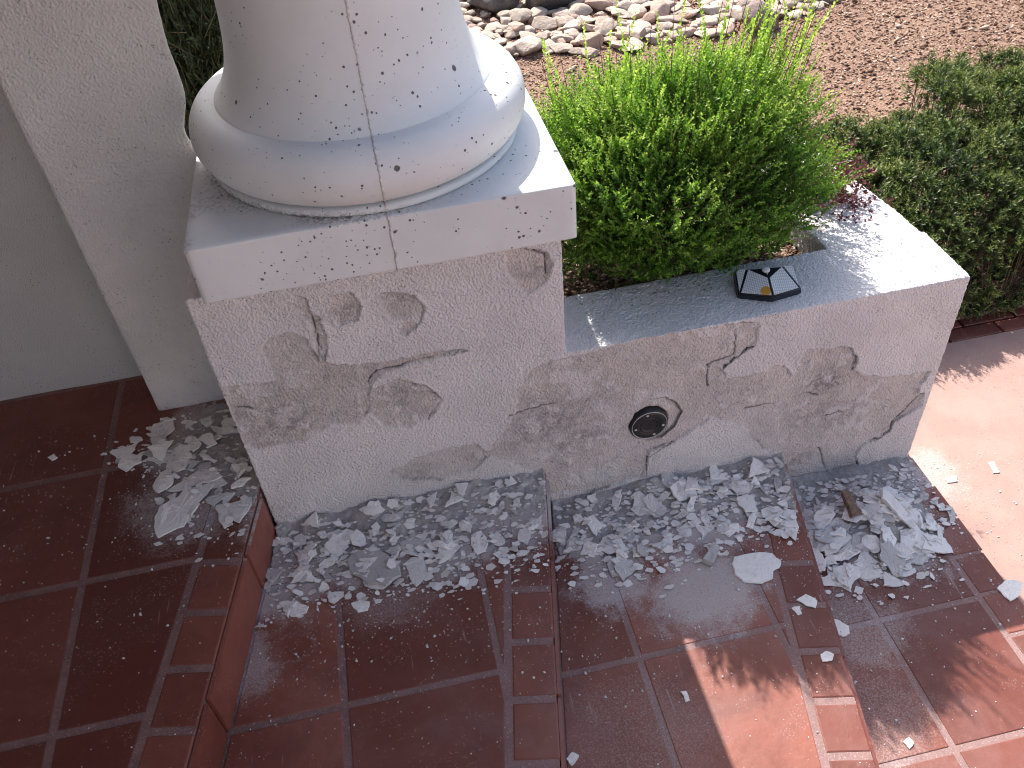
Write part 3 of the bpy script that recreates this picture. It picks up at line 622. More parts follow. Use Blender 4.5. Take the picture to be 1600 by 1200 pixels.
# unseen porch roof above the camera, outline shaped to block light at the left
roof = slab('porch_shade_roof', [(-4, -4.2), (.72, -4.2), (.72, .52), (.30, .70), (.30, 1.75), (-4, 1.75)], 2.55, 2.75, mat_simple('roof_soffit', (.55, .52, .49), .9, .1, 20)); tag(roof, 'unseen off-white porch roof slab on the column, shaped to shade the left side', 'roof')

# ---------------------------------------------------------------- soil in the planter
gx, gy = np.meshgrid(np.linspace(.80, 1.80, 130), np.linspace(.15, .88, 90)); P = n2(gx.ravel(), gy.ravel())
gz = .365 + fbm(P, 7, 4, 5) * .016 + fbm(P, 60, 3, 6) * .006
nyy, nxx = gx.shape; idx = np.arange(nxx * nyy).reshape(nyy, nxx)
Fq = np.stack([idx[:-1, :-1].ravel(), idx[:-1, 1:].ravel(), idx[1:, 1:].ravel(), idx[1:, :-1].ravel()], 1)
so_ = link('soil', mesh_np('soil', np.stack([P[:, 0], P[:, 1], gz], 1), Fq), mat_tinted('soil_mat', [(.11, .065, .045), (.11, .065, .045)], .95, 140, .006, extra=(120, .5, .7, .8, (.30, .20, .15))), smooth=True); tag(so_, 'dark brown soil and bark litter inside the planter', 'soil', kind='structure')

# ---------------------------------------------------------------- small stones / chips as scattered geometry
def chips(name, P, size, mat, label, cat, flat=.55, kind='stuff', seed=1, tint=None):
    r = np.random.default_rng(seed); n = len(P)
    base = np.array([(1, 0, 0), (0, 1, 0), (-1, 0, 0), (0, -1, 0), (0, 0, 1), (0, 0, -1), (.6, .6, .5), (-.6, -.6, .5)])[:6]
    Fb = np.array([(0, 1, 4), (1, 2, 4), (2, 3, 4), (3, 0, 4), (1, 0, 5), (2, 1, 5), (3, 2, 5), (0, 3, 5)])
    v = base[None] * (1 + r.uniform(-.35, .35, (n, 6, 3))); v = v + r.uniform(-.2, .2, (n, 6, 3)); v[:, :, 2] *= flat
    s = size * np.exp(r.normal(0, .35, n)); v *= s[:, None, None]
    tl = r.normal(0, .35, (n, 2)); v[:, :, 2] += v[:, :, 0] * tl[:, 0:1] + v[:, :, 1] * tl[:, 1:2]
    a = r.uniform(0, 6.283, n); c, s_ = np.cos(a)[:, None], np.sin(a)[:, None]; x = v[:, :, 0] * c - v[:, :, 1] * s_; y = v[:, :, 0] * s_ + v[:, :, 1] * c
    v = np.stack([x, y, v[:, :, 2]], 2) + P[:, None, :]; v[:, :, 2] += (s * flat * .5)[:, None]
    Fc = (Fb[None] + (np.arange(n) * 6)[:, None, None]).reshape(-1, 3)
    me = mesh_np(name, v.reshape(-1, 3), Fc); t = r.uniform(0, 1, n) if tint is None else tint
    attr(me, 'tint', np.repeat(t, 6)); return tag(link(name, me, mat), label, cat, kind=kind)
MCHIP = mat_tinted('gravel_chip', [(.07, .036, .025), (.20, .11, .074), (.33, .205, .14), (.54, .42, .33)], .9, 300)
n = 52000; d_ = rng.uniform(0, 1, n) ** .8; gy_ = .85 + d_ * 4.6; gx_ = rng.uniform(-.4, 5.2, n)
P = np.stack([gx_, gy_, np.zeros(n)], 1); P[:, 2] = ZG + fbm(n2(gx_, gy_), 1.3, 3, 3) * .025 + fbm(n2(gx_, gy_), 9, 3, 4) * .006
chips('gravel', P, .0074, MCHIP, 'loose reddish gravel chips strewn over the garden bed', 'gravel', seed=3)
n = 70; gx_ = rng.uniform(1.2, 4.6, n); gy_ = rng.uniform(1.9, 4.4, n); P = np.stack([gx_, gy_, np.full(n, ZG)], 1); P[:, 2] += fbm(n2(gx_, gy_), 1.3, 3, 3) * .025
chips('pebbles', P, .018, MCHIP, 'scattered pale pebbles on the gravel bed', 'pebbles', seed=5, tint=rng.uniform(.7, 1, n))
MLIT = mat_tinted('bark_litter', [(.06, .035, .025), (.16, .09, .06), (.33, .22, .16), (.5, .4, .32)], .95, 200)
n = 5200; gx_ = rng.uniform(.88, 1.76, n); gy_ = rng.uniform(.2, .84, n); P = np.stack([gx_, gy_, .365 + fbm(n2(gx_, gy_), 7, 4, 5) * .016], 1)
chips('bark_litter', P, .0065, MLIT, 'bark chips and grit on the planter soil', 'litter', seed=6, flat=.4)

# ---------------------------------------------------------------- plaster debris
ZL = {0: Z0, 1: Z1, 2: Z2, 3: Z3, 31: Z3, 4: Z4}
HEAP = {int(k): v for k, v in DATA['HEAP'].items()}
class Pile:                                                     # coarse height map for stacking
    def __init__(s, z, x0, x1, y0, y1, c=.004):
        s.z, s.x0, s.y0, s.c = z, x0, y0, c; s.nx, s.ny = int((x1 - x0) / c) + 1, int((y1 - y0) / c) + 1; s.H = np.zeros((s.nx, s.ny)) + z
    def cells(s, x, y): return np.clip(((x - s.x0) / s.c).astype(int), 0, s.nx - 1), np.clip(((y - s.y0) / s.c).astype(int), 0, s.ny - 1)
def heap_h(lv, X, Y):
    """thin mound of dust and fines on each floor"""
    P = n2(X, Y); n1 = fbm(P, 14, 4, 80 + lv); nf = fbm(P, 75, 3, 90 + lv)
    if lv in (1, 2): e = sstep(-.26, -.02, Y + n1 * .17) * .017 + sstep(-.10, .0, Y) * .016
    elif lv == 3:
        e = sstep(-.17, -.01, Y + n1 * .06) * .020 + .052 * np.exp(-(((X - 1.79) / .12) ** 2 + ((Y + .215) / .095) ** 2))
    elif lv == 0: e = .016 * np.exp(-(((X + .10) / .16) ** 2 + ((Y - .20) / .22) ** 2)) + .006 * sstep(.1, -.02, -X) * (Y > -.05)
    else: e = X * 0
    lim = {0: 1., 1: sstep(-.10, .0, X + .0) , 2: 1., 3: sstep(2.04, 1.98, X)}[lv]
    if lv == 1: lim = sstep(X0 - .30, X0 - .02, X - Y * 0 ) * 1.
    return e * lim * (1 + n1 * .9) + nf * .006 - .0068
def rubble_mat():
    m = NM('plaster_dust')
    c = m.mix(m.ramp(m.noise(40, 5, .7), .3, .7), (.44, .415, .40), (.58, .55, .535))
    c = m.mix(m.ramp(m.noise(230, 3, .8), .5, .7, 0, .6), c, (.66, .64, .63)); c = m.mix(m.ramp(m.noise(170, 3, .8), .58, .7, 0, .8), c, (.2, .18, .18))
    c = m.mix(m.ramp(m.noise(6, 4), .5, .7, 0, .4), c, (.33, .27, .27))
    return m.done(c, .95, m.bump(m.math('ADD', m.noise(240, 4, .8), m.noise(70, 4, .7)), 1., .006), .1)
MRUB = rubble_mat()
bounds = {0: (-.36, .0, -.16, .43), 1: (-.12, .80, -.40, .004), 2: (.79, 1.57, -.36, .004), 3: (1.50, 2.04, -.36, .004)}
piles = {}
names = {0: 'pale plaster dust on the landing beside the pedestal', 1: 'grey plaster dust banked along the pedestal foot on the upper step', 2: 'grey plaster dust banked along the planter foot on the middle step', 3: 'grey swept plaster dust at the planter corner on the lowest step'}
for lv, (x0, x1, y0, y1) in bounds.items():
    nx_, ny_ = int((x1 - x0) / .004), int((y1 - y0) / .004)
    gx, gy = np.meshgrid(np.linspace(x0, x1, nx_), np.linspace(y0, y1, ny_)); X_, Y_ = gx.ravel(), gy.ravel()
    h = heap_h(lv, X_, Y_)
    # keep each heap on its own tread
    if lv == 0: h = np.where(X_ > X0 + Y_ * math.tan(S0) - .006, -.02, h)
    if lv == 1: h = np.where((X_ > X1 + Y_ * math.tan(S1) - .006) | (X_ < X0 + Y_ * math.tan(S0) + .01), -.02, h)
    if lv == 2: h = np.where((X_ > X2 + Y_ * math.tan(S2) - .006) | (X_ < X1 + Y_ * math.tan(S1) + .01), -.02, h)
    if lv == 3: h = np.where(X_ < X2 + Y_ * math.tan(S2) + .01, -.02, h)
    idx = np.arange(nx_ * ny_).reshape(ny_, nx_); Fq = np.stack([idx[:-1, :-1].ravel(), idx[:-1, 1:].ravel(), idx[1:, 1:].ravel(), idx[1:, :-1].ravel()], 1)
    Fq = Fq[(h[Fq] > -.004).any(1)]
    u, inv = np.unique(Fq, return_inverse=True)
    V = np.stack([X_, Y_, ZL[lv] + h], 1)[u]
    tag(link('plaster_dust', mesh_np('plaster_dust', V, inv.reshape(Fq.shape)), MRUB, smooth=True), names[lv], 'dust', kind='stuff')
    piles[lv] = Pile(ZL[lv], x0 - .4, x1 + .5, y0 - .8, y1 + .2)
    I, J = np.meshgrid(np.arange(piles[lv].nx), np.arange(piles[lv].ny), indexing='ij'); gxx = piles[lv].x0 + I.ravel() * .004; gyy = piles[lv].y0 + J.ravel() * .004
    piles[lv].H = ZL[lv] + np.maximum(0, heap_h(lv, gxx, gyy)).reshape(I.shape) * ((gyy < (y1 + .01)).reshape(I.shape))
piles[4] = Pile(Z4, 2.0, 3.2, -.9, .6)

def rough_outline(pts, it=2, amp=.12, rs=random):
    for _ in range(it):
        o = []
        for i in range(len(pts)):
            a, b = Vector(pts[i]), Vector(pts[(i + 1) % len(pts)]); d = b - a; m = (a + b) / 2 + Vector((-d.y, d.x)) * rs.uniform(-amp, amp) + d * rs.uniform(-.12, .12)
            o += [tuple(a), tuple(m)]
        pts = o; amp *= .8
    return pts
def flake_mesh(name, pts, th, rs, curl=.0, lumps=.0008):
    """pts: outline about its own centre"""
    if area(pts) < 0: pts = pts[::-1]
    n = len(pts); bm = bmesh.new(); rmax = max(math.hypot(*p) for p in pts) + 1e-6
    ca = rs.uniform(0, 6.28)
    def bend(x, y): u = (x * math.cos(ca) + y * math.sin(ca)); return curl * u * u / rmax
    def ring(k, z, j=0): return [bm.verts.new((p[0] * k, p[1] * k, z + bend(p[0] * k, p[1] * k) + rs.uniform(-1, 1) * (lumps if k < 1 else lumps * .5))) for p in pts]
    b = ring(.95, 0); e = ring(1.0, th * .35); t = ring(.965, th); t2 = ring(.6, th * 1.06); t3 = ring(.25, th * 1.05)
    c = bm.verts.new((0, 0, th * 1.06)); cb = bm.verts.new((0, 0, 0))
    for i in range(n):
        j = (i + 1) % n
        bm.faces.new((b[i], b[j], e[j], e[i])); bm.faces.new((e[i], e[j], t[j], t[i])); bm.faces.new((t[i], t[j], t2[j], t2[i])); bm.faces.new((t2[i], t2[j], t3[j], t3[i])); bm.faces.new((t3[i], t3[j], c)); bm.faces.new((b[j], b[i], cb))
    me = bpy.data.meshes.new(name); bm.to_mesh(me); bm.free(); return me
def rand_outline(rs, L, asp):
    n = rs.choice((4, 5, 5, 6, 6, 7)); a0 = rs.uniform(0, 6.28)
    an = sorted(a0 + 2 * math.pi * (i + rs.uniform(-.33, .33)) / n for i in range(n))
    return [(L * .5 * math.cos(a) * rs.uniform(.72, 1.15), L * .5 * asp * math.sin(a) * rs.uniform(.72, 1.15)) for a in an]
def settle(pile, pts, cx, cy, th, rz, rs, maxt=.35, stack=.8):
    c, s = math.cos(rz), math.sin(rz)
    X = np.array([cx + k * (p[0] * c - p[1] * s) for p in pts for k in (0, .35, .7, .95)]); Y = np.array([cy + k * (p[0] * s + p[1] * c) for p in pts for k in (0, .35, .7, .95)])
    I, J = pile.cells(X, Y); h = pile.H[I, J]
    A = np.stack([X - cx, Y - cy, np.ones_like(X)], 1); sol, *_ = np.linalg.lstsq(A, h, rcond=None)
    tx, ty = np.clip(sol[0], -maxt, maxt), np.clip(sol[1], -maxt, maxt)
    res = h - (tx * (X - cx) + ty * (Y - cy)); z = np.quantile(res, .86)
    z = max(z, pile.z + .0004 - min(0, (tx * (X - cx) + ty * (Y - cy)).min()))
    # raise the height map under it
    r = max(math.hypot(*p) for p in pts); i0, i1 = int((cx - r - pile.x0) / pile.c), int((cx + r - pile.x0) / pile.c) + 2; j0, j1 = int((cy - r - pile.y0) / pile.c), int((cy + r - pile.y0) / pile.c) + 2
    i0, j0 = max(i0, 0), max(j0, 0); i1, j1 = min(i1, pile.nx), min(j1, pile.ny)
    if i1 > i0 and j1 > j0:
        II, JJ = np.meshgrid(np.arange(i0, i1), np.arange(j0, j1), indexing='ij'); gx = pile.x0 + II * pile.c; gy = pile.y0 + JJ * pile.c
        pw = [(cx + p[0] * c - p[1] * s, cy + p[0] * s + p[1] * c) for p in pts]
        ins = poly_sd(gx.ravel(), gy.ravel(), pw).reshape(gx.shape) < 0
        top = z + tx * (gx - cx) + ty * (gy - cy) + th * stack
        sub_ = pile.H[i0:i1, j0:j1]; pile.H[i0:i1, j0:j1] = np.where(ins, np.maximum(sub_, top), sub_)
    nrm = Vector((-tx, -ty, 1)).normalized()
    return Vector((cx, cy, z)), (nrm.to_track_quat('Z', 'Y').to_matrix() if (abs(tx) + abs(ty)) > 1e-5 else Matrix.Identity(3)), (tx, ty)
def put_flake(lv, pts, cx, cy, th, rz, rs, mat, label, group=None, curl=0., name='plaster_flake', jag=(2, .13), extra_tilt=0., cat='plaster flake'):
    o_ = rough_outline(pts, jag[0], jag[1], rs); me = flake_mesh(name, o_, th, rs, curl)
    loc, M, tt = settle(piles[lv], pts, cx, cy, th, rz, rs)
    T = Matrix(((1, 0, 0), (0, 1, 0), (tt[0], tt[1], 1)))                # shear-free tilt for small angles
    q = Vector((0, 0, 1)).rotation_difference(Vector((-tt[0], -tt[1], 1)).normalized())
    R = q.to_matrix() @ Matrix.Rotation(rz, 3, 'Z')
    if extra_tilt:
        ax = Vector((math.cos(rz * 3), math.sin(rz * 3), 0)); R = Matrix.Rotation(extra_tilt, 3, ax) @ R; loc.z += abs(math.sin(extra_tilt)) * max(math.hypot(*p) for p in pts) * .55
    o = link(name, me, mat); o.matrix_world = Matrix.Translation(loc) @ R.to_4x4()
    return tag(o, label, cat, group)
rs = random.Random(21)
# extra small fragments as one mass: thousands of little shards inside the heaps
def in_poly(poly, n, rs):
    xs_ = [p[0] for p in poly]; ys_ = [p[1] for p in poly]; out = []
    while len(out) < n:
        x, y = rs.uniform(min(xs_), max(xs_)), rs.uniform(min(ys_), max(ys_))
        if poly_sd(np.array([x]), np.array([y]), poly)[0] < 0: out.append((x, y))
    return out
WHERE = {0: 'on the landing beside the pedestal', 1: 'in the debris at the pedestal foot', 2: 'in the debris along the planter foot', 3: 'in the round heap on the lowest step', 31: 'by the planter corner on the lowest step'}
PLACE = {0: 'landing debris', 1: 'upper-step debris', 2: 'middle-step debris', 3: 'round heap', 31: 'planter-corner dust'}
HL = {'h1': ('largest flake on the landing, long and pointed, lying at the front of the heap', 0), 'h2': ('pointed flake lying farthest left of the heap on the landing', 0), 'h3': ('small lone diamond-shaped flake on the dark landing tile at far left', 0),
      'h4': ('narrow upright-looking flake by the edge bricks of the landing', 0), 'h5': ('long thin flake just behind the largest flake on the landing', 0), 'h6': ('big round thick grey plaster disc at the front of the upper step debris', 1),
      'h6b': ('pointed white flake lying on top of the big round grey disc', 0), 'h7': ('upright oval flake touching the right side of the round grey disc', 2), 'h8': ('biggest white flake, a ragged rectangle alone on the middle step', 0),
      'h9': ('large pointed leaf-shaped white flake at the right end of the middle step debris', 0), 'h10': ('wide flat flake left of the leaf-shaped one on the middle step', 0), 'h10b': ('slanting slim flake hanging out of the middle step debris at its right end', 0),
      'h12': ('largest slab of the round heap, broad and flat on its left side', 2), 'h13': ('four-sided flake on the edge bricks in front of the round heap', 0), 'h14': ('small hooked flake left of the four-sided one on the edge bricks', 0),
      'h15': ('oblong white flake below the round heap, straddling the shaded tile', 0), 'h16': ('small rounded white chip on the edge bricks near the sunlit patch', 0), 'h17': ('white flake on the brick edge beside the sunny path at far right', 0),
      'h18': ('small white chip left of the sunlit patch on the middle step', 0), 'h19': ('lone square-ish chip on the lowest step near the bottom of the photo', 0), 'h20': ('white chip at the very bottom of the photo beside the step edge', 0),
      'h21': ('small curved flake on the upper step below the round disc', 0), 'h22': ('thin white flake out on the sunlit pink path', 0), 'h23': ('small white flake on the sunlit path near the brick edge', 0), 'h24': ('curled sliver standing on the brick edge beside the round heap', 1),
      'h25': ('brownish elongated flake leaning in the middle of the round heap', 1), 'h26': ('longest straight slab across the top of the round heap', 2), 'h27': ('pale blocky flake on the front of the round heap', 0), 'h28': ('bright ragged flake on the right side of the round heap', 0),
      'h29': ('flat flake poking out at the front left of the round heap', 0), 'h30': ('narrow flake sticking out at the right end of the round heap', 0)}
def put_hero(name):
    for nme, lv, pts in DATA['HERO']:
        if nme != name: continue
        cx = sum(p[0] for p in pts) / len(pts); cy = sum(p[1] for p in pts) / len(pts); loc_ = [(p[0] - cx, p[1] - cy) for p in pts]
        th = {'h6': .012, 'h12': .006, 'h8': .006, 'h1': .005, 'h26': .008, 'h25': .008}.get(nme, .004)
        lab, mi = HL[nme]; put_flake(lv, loc_, cx, cy, th, 0, rs, MFL[mi], lab, curl=rs.choice((-1, 1)) * rs.uniform(0, .08), jag=(2, .09), extra_tilt=.12 if nme in ('h25', 'h26') else 0)
SHAPES = [('triangular', .8, 3), ('slender', .38, 0), ('broad', .85, 0), ('angular', .6, 0)]
def scatter(lv, n, L0, L1, seed):
    rs2 = random.Random(seed); pl = lv if lv < 10 else 3
    for (x, y) in in_poly(HEAP[lv], n, rs2):
        L = L0 + (L1 - L0) * rs2.random() ** 1.7; sh_ = rs2.choice(SHAPES); asp = sh_[1] * rs2.uniform(.85, 1.15)
        if sh_[2] == 3:
            a0 = rs2.uniform(0, 6.28); pts = [(L * .55 * math.cos(a0 + k * 2.09 + rs2.uniform(-.3, .3)), L * .55 * math.sin(a0 + k * 2.09) * asp) for k in range(3)]
            pts = [pts[0], tuple((Vector(pts[0]) * .45 + Vector(pts[1]) * .55)), pts[1], pts[2]]
        else: pts = rand_outline(rs2, L, asp)
        mi = rs2.choices((0, 1, 2), (.45, .2, .35))[0]
        sz = 'large' if L > .07 else ('mid-sized' if L > .05 else 'small'); tone = ('white', 'beige', 'grey')[mi]
        xs_ = [p[0] for p in HEAP[lv]]; ys_ = [p[1] for p in HEAP[lv]]; fx = (x - min(xs_)) / (max(xs_) - min(xs_)); fy = (y - min(ys_)) / (max(ys_) - min(ys_))
        ac = ('left end', 'left part', 'middle', 'right part', 'right end')[min(4, int(fx * 5))]; dp_ = ('outer fringe', 'mid-depth', 'wall side')[min(2, int(fy * 3))]
        lab = f'{sz} {sh_[0]} {tone} flake, {dp_}, {ac} of {PLACE[lv]}'
        put_flake(pl, pts, x, y, rs2.uniform(.0035, .0078), rs2.uniform(0, 6.28), rs2, MFL[mi], lab, group=f'plaster flakes {WHERE[lv]}', curl=rs2.uniform(-.12, .12), extra_tilt=rs2.choice((0, 0, rs2.uniform(-.3, .3))))
put_hero('h12')
scatter(0, 46, .045, .10, 101); scatter(1, 66, .034, .085, 102); scatter(2, 74, .038, .10, 103); scatter(3, 78, .05, .115, 104)
scatter(31, 12, .025, .06, 105)
for nme, lv, pts in DATA['HERO']:
    if nme != 'h12': put_hero(nme)
# mass of small shards: same construction, merged
def shards(name, lv_list, n, L0, L1, spread, label, seed, mat):
    rs2 = random.Random(seed); bmV, bmF = [], []
    for lv in lv_list:
        pl = lv if lv < 10 else 3; pile = piles[pl]; poly = HEAP[lv]
        cxm = sum(p[0] for p in poly) / len(poly); cym = sum(p[1] for p in poly) / len(poly)
        for (x, y) in in_poly(poly, n, rs2):
            k = 1 + spread * abs(rs2.gauss(0, 1)) * .5; x = cxm + (x - cxm) * (1 + (k - 1) * .6); y = cym + (y - cym) * k if y < cym else y
            y = min(y, -.004) if lv else y
            lo = {0: -9, 1: X0 + y * math.tan(S0) + .014, 2: X1 + y * math.tan(S1) + .014, 3: X2 + y * math.tan(S2) + .014}[pl]
            hi = {0: X0 + min(y, 0) * math.tan(S0) - .01, 1: X1 + y * math.tan(S1) - .01, 2: X2 + y * math.tan(S2) - .01, 3: 2.03}[pl]
            if not lo < x < hi: continue
            if lv == 0 and (y > .41): continue
            L = L0 + (L1 - L0) * rs2.random() ** 2; pts = rand_outline(rs2, L, rs2.uniform(.4, .9)); th = rs2.uniform(.0012, .0028)
            i, j = pile.cells(np.array([x]), np.array([y])); z = pile.H[i[0], j[0]] + .0005
            tx, ty = rs2.gauss(0, .22), rs2.gauss(0, .22); b0 = len(bmV); m = len(pts); z += L * .5 * (abs(tx) + abs(ty)) * .5
            for zz, kk in ((0, .95), (th, 1.)):
                for p in pts: bmV.append((x + p[0] * kk, y + p[1] * kk, z + zz + tx * p[0] + ty * p[1]))
            bmF.append([b0 + m + q for q in range(m)] if area(pts) > 0 else [b0 + m + q for q in range(m)][::-1])
            for q in range(m): bmF.append([b0 + q, b0 + (q + 1) % m, b0 + m + (q + 1) % m, b0 + m + q])
    tag(link(name, mesh_np(name, bmV, bmF), mat), label, 'plaster fragments', kind='stuff')
shards('plaster_fragments', [1, 2], 800, .008, .036, .9, 'small broken plaster fragments along the foot of the wall', 201, MFL[2])
shards('plaster_fragments', [3, 31], 300, .008, .034, .8, 'small broken plaster fragments around the round heap on the lowest step', 202, MFL[2])
shards('plaster_fragments', [0], 260, .007, .03, .7, 'small broken plaster fragments on the landing', 203, MFL[2])
# crumbs
MCR = mat_tinted('plaster_crumb', [(.5, .49, .49), (.66, .655, .65), (.78, .77, .76)], .9, 300)
def crumb_points(lv, n, sy, yc, xr, rs2):
    out = []
    while len(out) < n:
        x = rs2.uniform(*xr); y = yc - abs(rs2.gauss(0, sy)) if lv else rs2.gauss(yc, sy)
        if lv == 0:
            ok = x < X0 + min(y, 0) * math.tan(S0) - .01 and -1.2 < y < .41
        elif lv == 4: ok = x > 2.06 and y < .5
        else:
            a, sa, b, sb = {1: (X0, S0, X1, S1), 2: (X1, S1, X2, S2), 3: (X2, S2, X3, 0)}[lv]
            ok = a + y * math.tan(sa) + .012 < x < b + y * math.tan(sb) - .006 and y > -1.3 and y < -.004
        if ok:
            z = ZL[lv]
            if lv in piles and lv != 4:
                i, j = piles[lv].cells(np.array([x]), np.array([y])); z = piles[lv].H[i[0], j[0]] if (0 < i[0] < piles[lv].nx - 1 and 0 < j[0] < piles[lv].ny - 1) else ZL[lv]
            out.append((x, y, z + .0002))
    return out
rs2 = random.Random(9); big, sml = [], []
for lv, nb, ns, sy, yc, xr in ((0, 150, 500, .34, .0, (-.75, .0)), (1, 400, 2200, .30, -.02, (-.2, .8)), (2, 420, 1700, .33, -.02, (.6, 1.57)), (3, 300, 1000, .33, -.02, (1.3, 2.04)), (4, 60, 260, .25, .05, (2.06, 2.5))):
    big += crumb_points(lv, nb, sy, yc, xr, rs2); sml += crumb_points(lv, ns, sy, yc, xr, rs2)
chips('plaster_crumbs', np.array(big), .0027, MCR, 'scattered white plaster crumbs over the tiles', 'plaster crumbs', seed=31, flat=.5)
chips('plaster_grit', np.array(sml), .0012, MCR, 'fine white plaster grit over the tiles', 'plaster grit', seed=32, flat=.6)
# brown weathered chunk on the round heap, and the mortar chunk on the middle step
def chunk(name, loc, dims, rz, mat, label, cat, seed, tilt=0):
    bm = bmesh.new(); bmesh.ops.create_cube(bm, size=1); bmesh.ops.subdivide_edges(bm, edges=bm.edges[:], cuts=9, use_grid_fill=True)
    me = bpy.data.meshes.new(name); bm.to_mesh(me); bm.free(); V = co_of(me) * np.array(dims)
    V += (fbm(V + seed, 60, 3, seed) * .006)[:, None] * np.sign(V) * .7; V[:, 0] *= 1 - .35 * (V[:, 1] / dims[1]); V[:, 2] += np.round(fbm(V * [1, .15, 1] + seed, 90, 2, seed + 1) * 2) * .0012
    me.vertices.foreach_set('co', V.astype(np.float32).ravel()); o = link(name, me, mat, None, False); o.location = loc; o.rotation_euler = (tilt, .1, rz); return tag(o, label, cat)
i, j = piles[3].cells(np.array([1.722]), np.array([-.185])); hz_ = piles[3].H[i[0], j[0]]
chunk('wood_chunk', (1.722, -.178, hz_ + .013), (.026, .085, .02), .05, MWOOD, 'brown weathered wood chunk lying on top of the round heap', 'wood chunk', 3, .25)
chunk('mortar_chunk', (1.215, -.305, Z2 + .012), (.026, .065, .02), -.75, MFL[1], 'thick grey mortar chunk left of the biggest white flake', 'mortar chunk', 7)

# ---------------------------------------------------------------- drain cap in the planter wall
cap = empty('drain_pipe', (1.117, .004, .122)); cap.scale = (1.06, 1, 1.06); tag(cap, 'black capped drain pipe end set in the peeling planter wall', 'drain pipe')
def disc_lathe(name, prof, mat, parent, seg=64, sx=1., sz=1., wob=0):
    a = np.linspace(0, 2 * np.pi, seg, endpoint=False); prof = np.array(prof)
    w_ = 1 + wob * fbm(np.stack([np.cos(a), np.sin(a), a * 0], 1), 3, 3, 5)
    V = np.stack([(prof[:, :1] * np.cos(a) * w_).ravel() * sx, np.repeat(prof[:, 1], seg), (prof[:, :1] * np.sin(a) * w_).ravel() * sz], 1)
    i = np.arange(len(prof) * seg).reshape(len(prof), seg); j = np.roll(i, -1, 1)
    return link(name, mesh_np(name, V, np.stack([i[:-1].ravel(), j[:-1].ravel(), j[1:].ravel(), i[1:].ravel()], 1)), mat, parent, True)
MBLK = mat_simple('black_plastic', (.022, .02, .02), .42, .5, 70); MPVC = mat_simple('worn_white_rim', (.62, .6, .57), .6, .3, 120)
disc_lathe('pipe_rim', [(.0488, .0), (.0492, -.0062), (.0500, -.0078), (.0508, -.0074), (.0511, -.006)], MPVC, cap, wob=.02); disc_lathe('pipe', [(.0510, -.0062), (.0545, -.004), (.055, .03)], MBLK, cap)
lid = disc_lathe('cap', [(.049, -.004), (.047, -.0065), (.030, -.0065), (.0285, -.0045), (.027, -.0065), (.0245, -.0065), (.0235, -.0035), (.020, -.0030), (.0001, -.002)], MBLK, cap)
for k, an in enumerate((1.75, -.2, -1.2, 3.3)):
    bm = bmesh.new(); bmesh.ops.create_uvsphere(bm, u_segments=10, v_segments=6, radius=.0034); me = bpy.data.meshes.new('screw'); bm.to_mesh(me); bm.free()
    s_ = link('screw', me, MPVC, lid, True); s_.location = (.040 * math.cos(an), -.0065, .040 * math.sin(an)); s_.scale = (1.3, .5, 1)

# ---------------------------------------------------------------- solar wall light lying on the planter
lamp = empty('solar_light', (1.482, .112, ZP + .002)); lamp.rotation_euler = (math.radians(14), 0, math.radians(-9)); lamp.scale = (1.3, 1.25, 1.2); tag(lamp, 'black solar motion light with four patterned lens panels lying on the planter coping', 'solar light')
MLB = mat_simple('lamp_black', (.012, .014, .02), .3, .5)
def prism_obj(name, top, bot, z0, z1, mat, parent, bev=.0015):
    bm = bmesh.new(); t = [bm.verts.new((*p, z1 if len(p) == 2 else 0)) if len(p) == 2 else bm.verts.new(p) for p in top]; b = [bm.verts.new((*p, z0)) for p in bot]
    bm.faces.new(t); bm.faces.new(b[::-1]); n = len(t)
    for i in range(n): bm.faces.new((b[i], b[(i + 1) % n], t[(i + 1) % n], t[i]))
    bmesh.ops.recalc_face_normals(bm, faces=bm.faces[:])
    if bev: bmesh.ops.bevel(bm, geom=bm.edges[:], offset=bev, segments=2, affect='EDGES')
    return finish(bm, name, mat, parent)
W_, HT, HB = .069, .043, -.040
outer = [(-W_, -.028), (0, -.050), (W_, -.028), (W_ * .93, .043), (-W_ * .93, .043)]
bmo = prism_obj('housing', [(x * .97, y * .97, .028 - (.012 if abs(x) > .02 else 0) + (.004 if y > 0 else 0)) for x, y in outer], outer, .0, 0, MLB, lamp, .002)
def lens_mat():
    m = NM('lens_pattern'); tc = m.n('ShaderNodeTexCoord'); mp = m.n('ShaderNodeMapping'); m.put(mp.inputs[0], tc.outputs['Object']); mp.inputs['Scale'].default_value = (230, 230, 0)
    v = m.n('ShaderNodeTexVoronoi'); m.put(v.inputs['Vector'], mp.outputs[0]); v.inputs['Scale'].default_value = 1; v.inputs['Randomness'].default_value = .1
    c = m.mix(m.ramp(v.outputs['Distance'], .2, .5), (.74, .75, .76), (.42, .44, .47))
    amb = m.ramp(m.dist((-.012, -.030, .03), tc.outputs['Object']), .010, .013, 1, 0)
    c = m.mix(amb, c, (.55, .27, .03))
    return m.done(c, .4, m.bump(v.outputs['Distance'], .8, .001), .4)
ML = lens_mat()
def zt(x, y): return .0285 - .012 * min(1, abs(x) / W_) + .004 * (y > 0)
def panel(name, pts, lift=.0022):
    bm = bmesh.new(); t = [bm.verts.new((x, y, zt(x, y) + lift)) for x, y in pts]; b = [bm.verts.new((x, y, zt(x, y) - .006)) for x, y in pts]
    bm.faces.new(t); n = len(t)
    for i in range(n): bm.faces.new((b[i], b[(i + 1) % n], t[(i + 1) % n], t[i]))
    bmesh.ops.recalc_face_normals(bm, faces=bm.faces[:]); return finish(bm, name, ML, lamp)
panel('lens_panel', [(-.0025, -.0425), (-.0025, .002), (-.036, .034), (-.0605, -.0215)]); panel('lens_panel', [(.0025, -.0425), (.0605, -.0215), (.036, .034), (.0025, .002)])
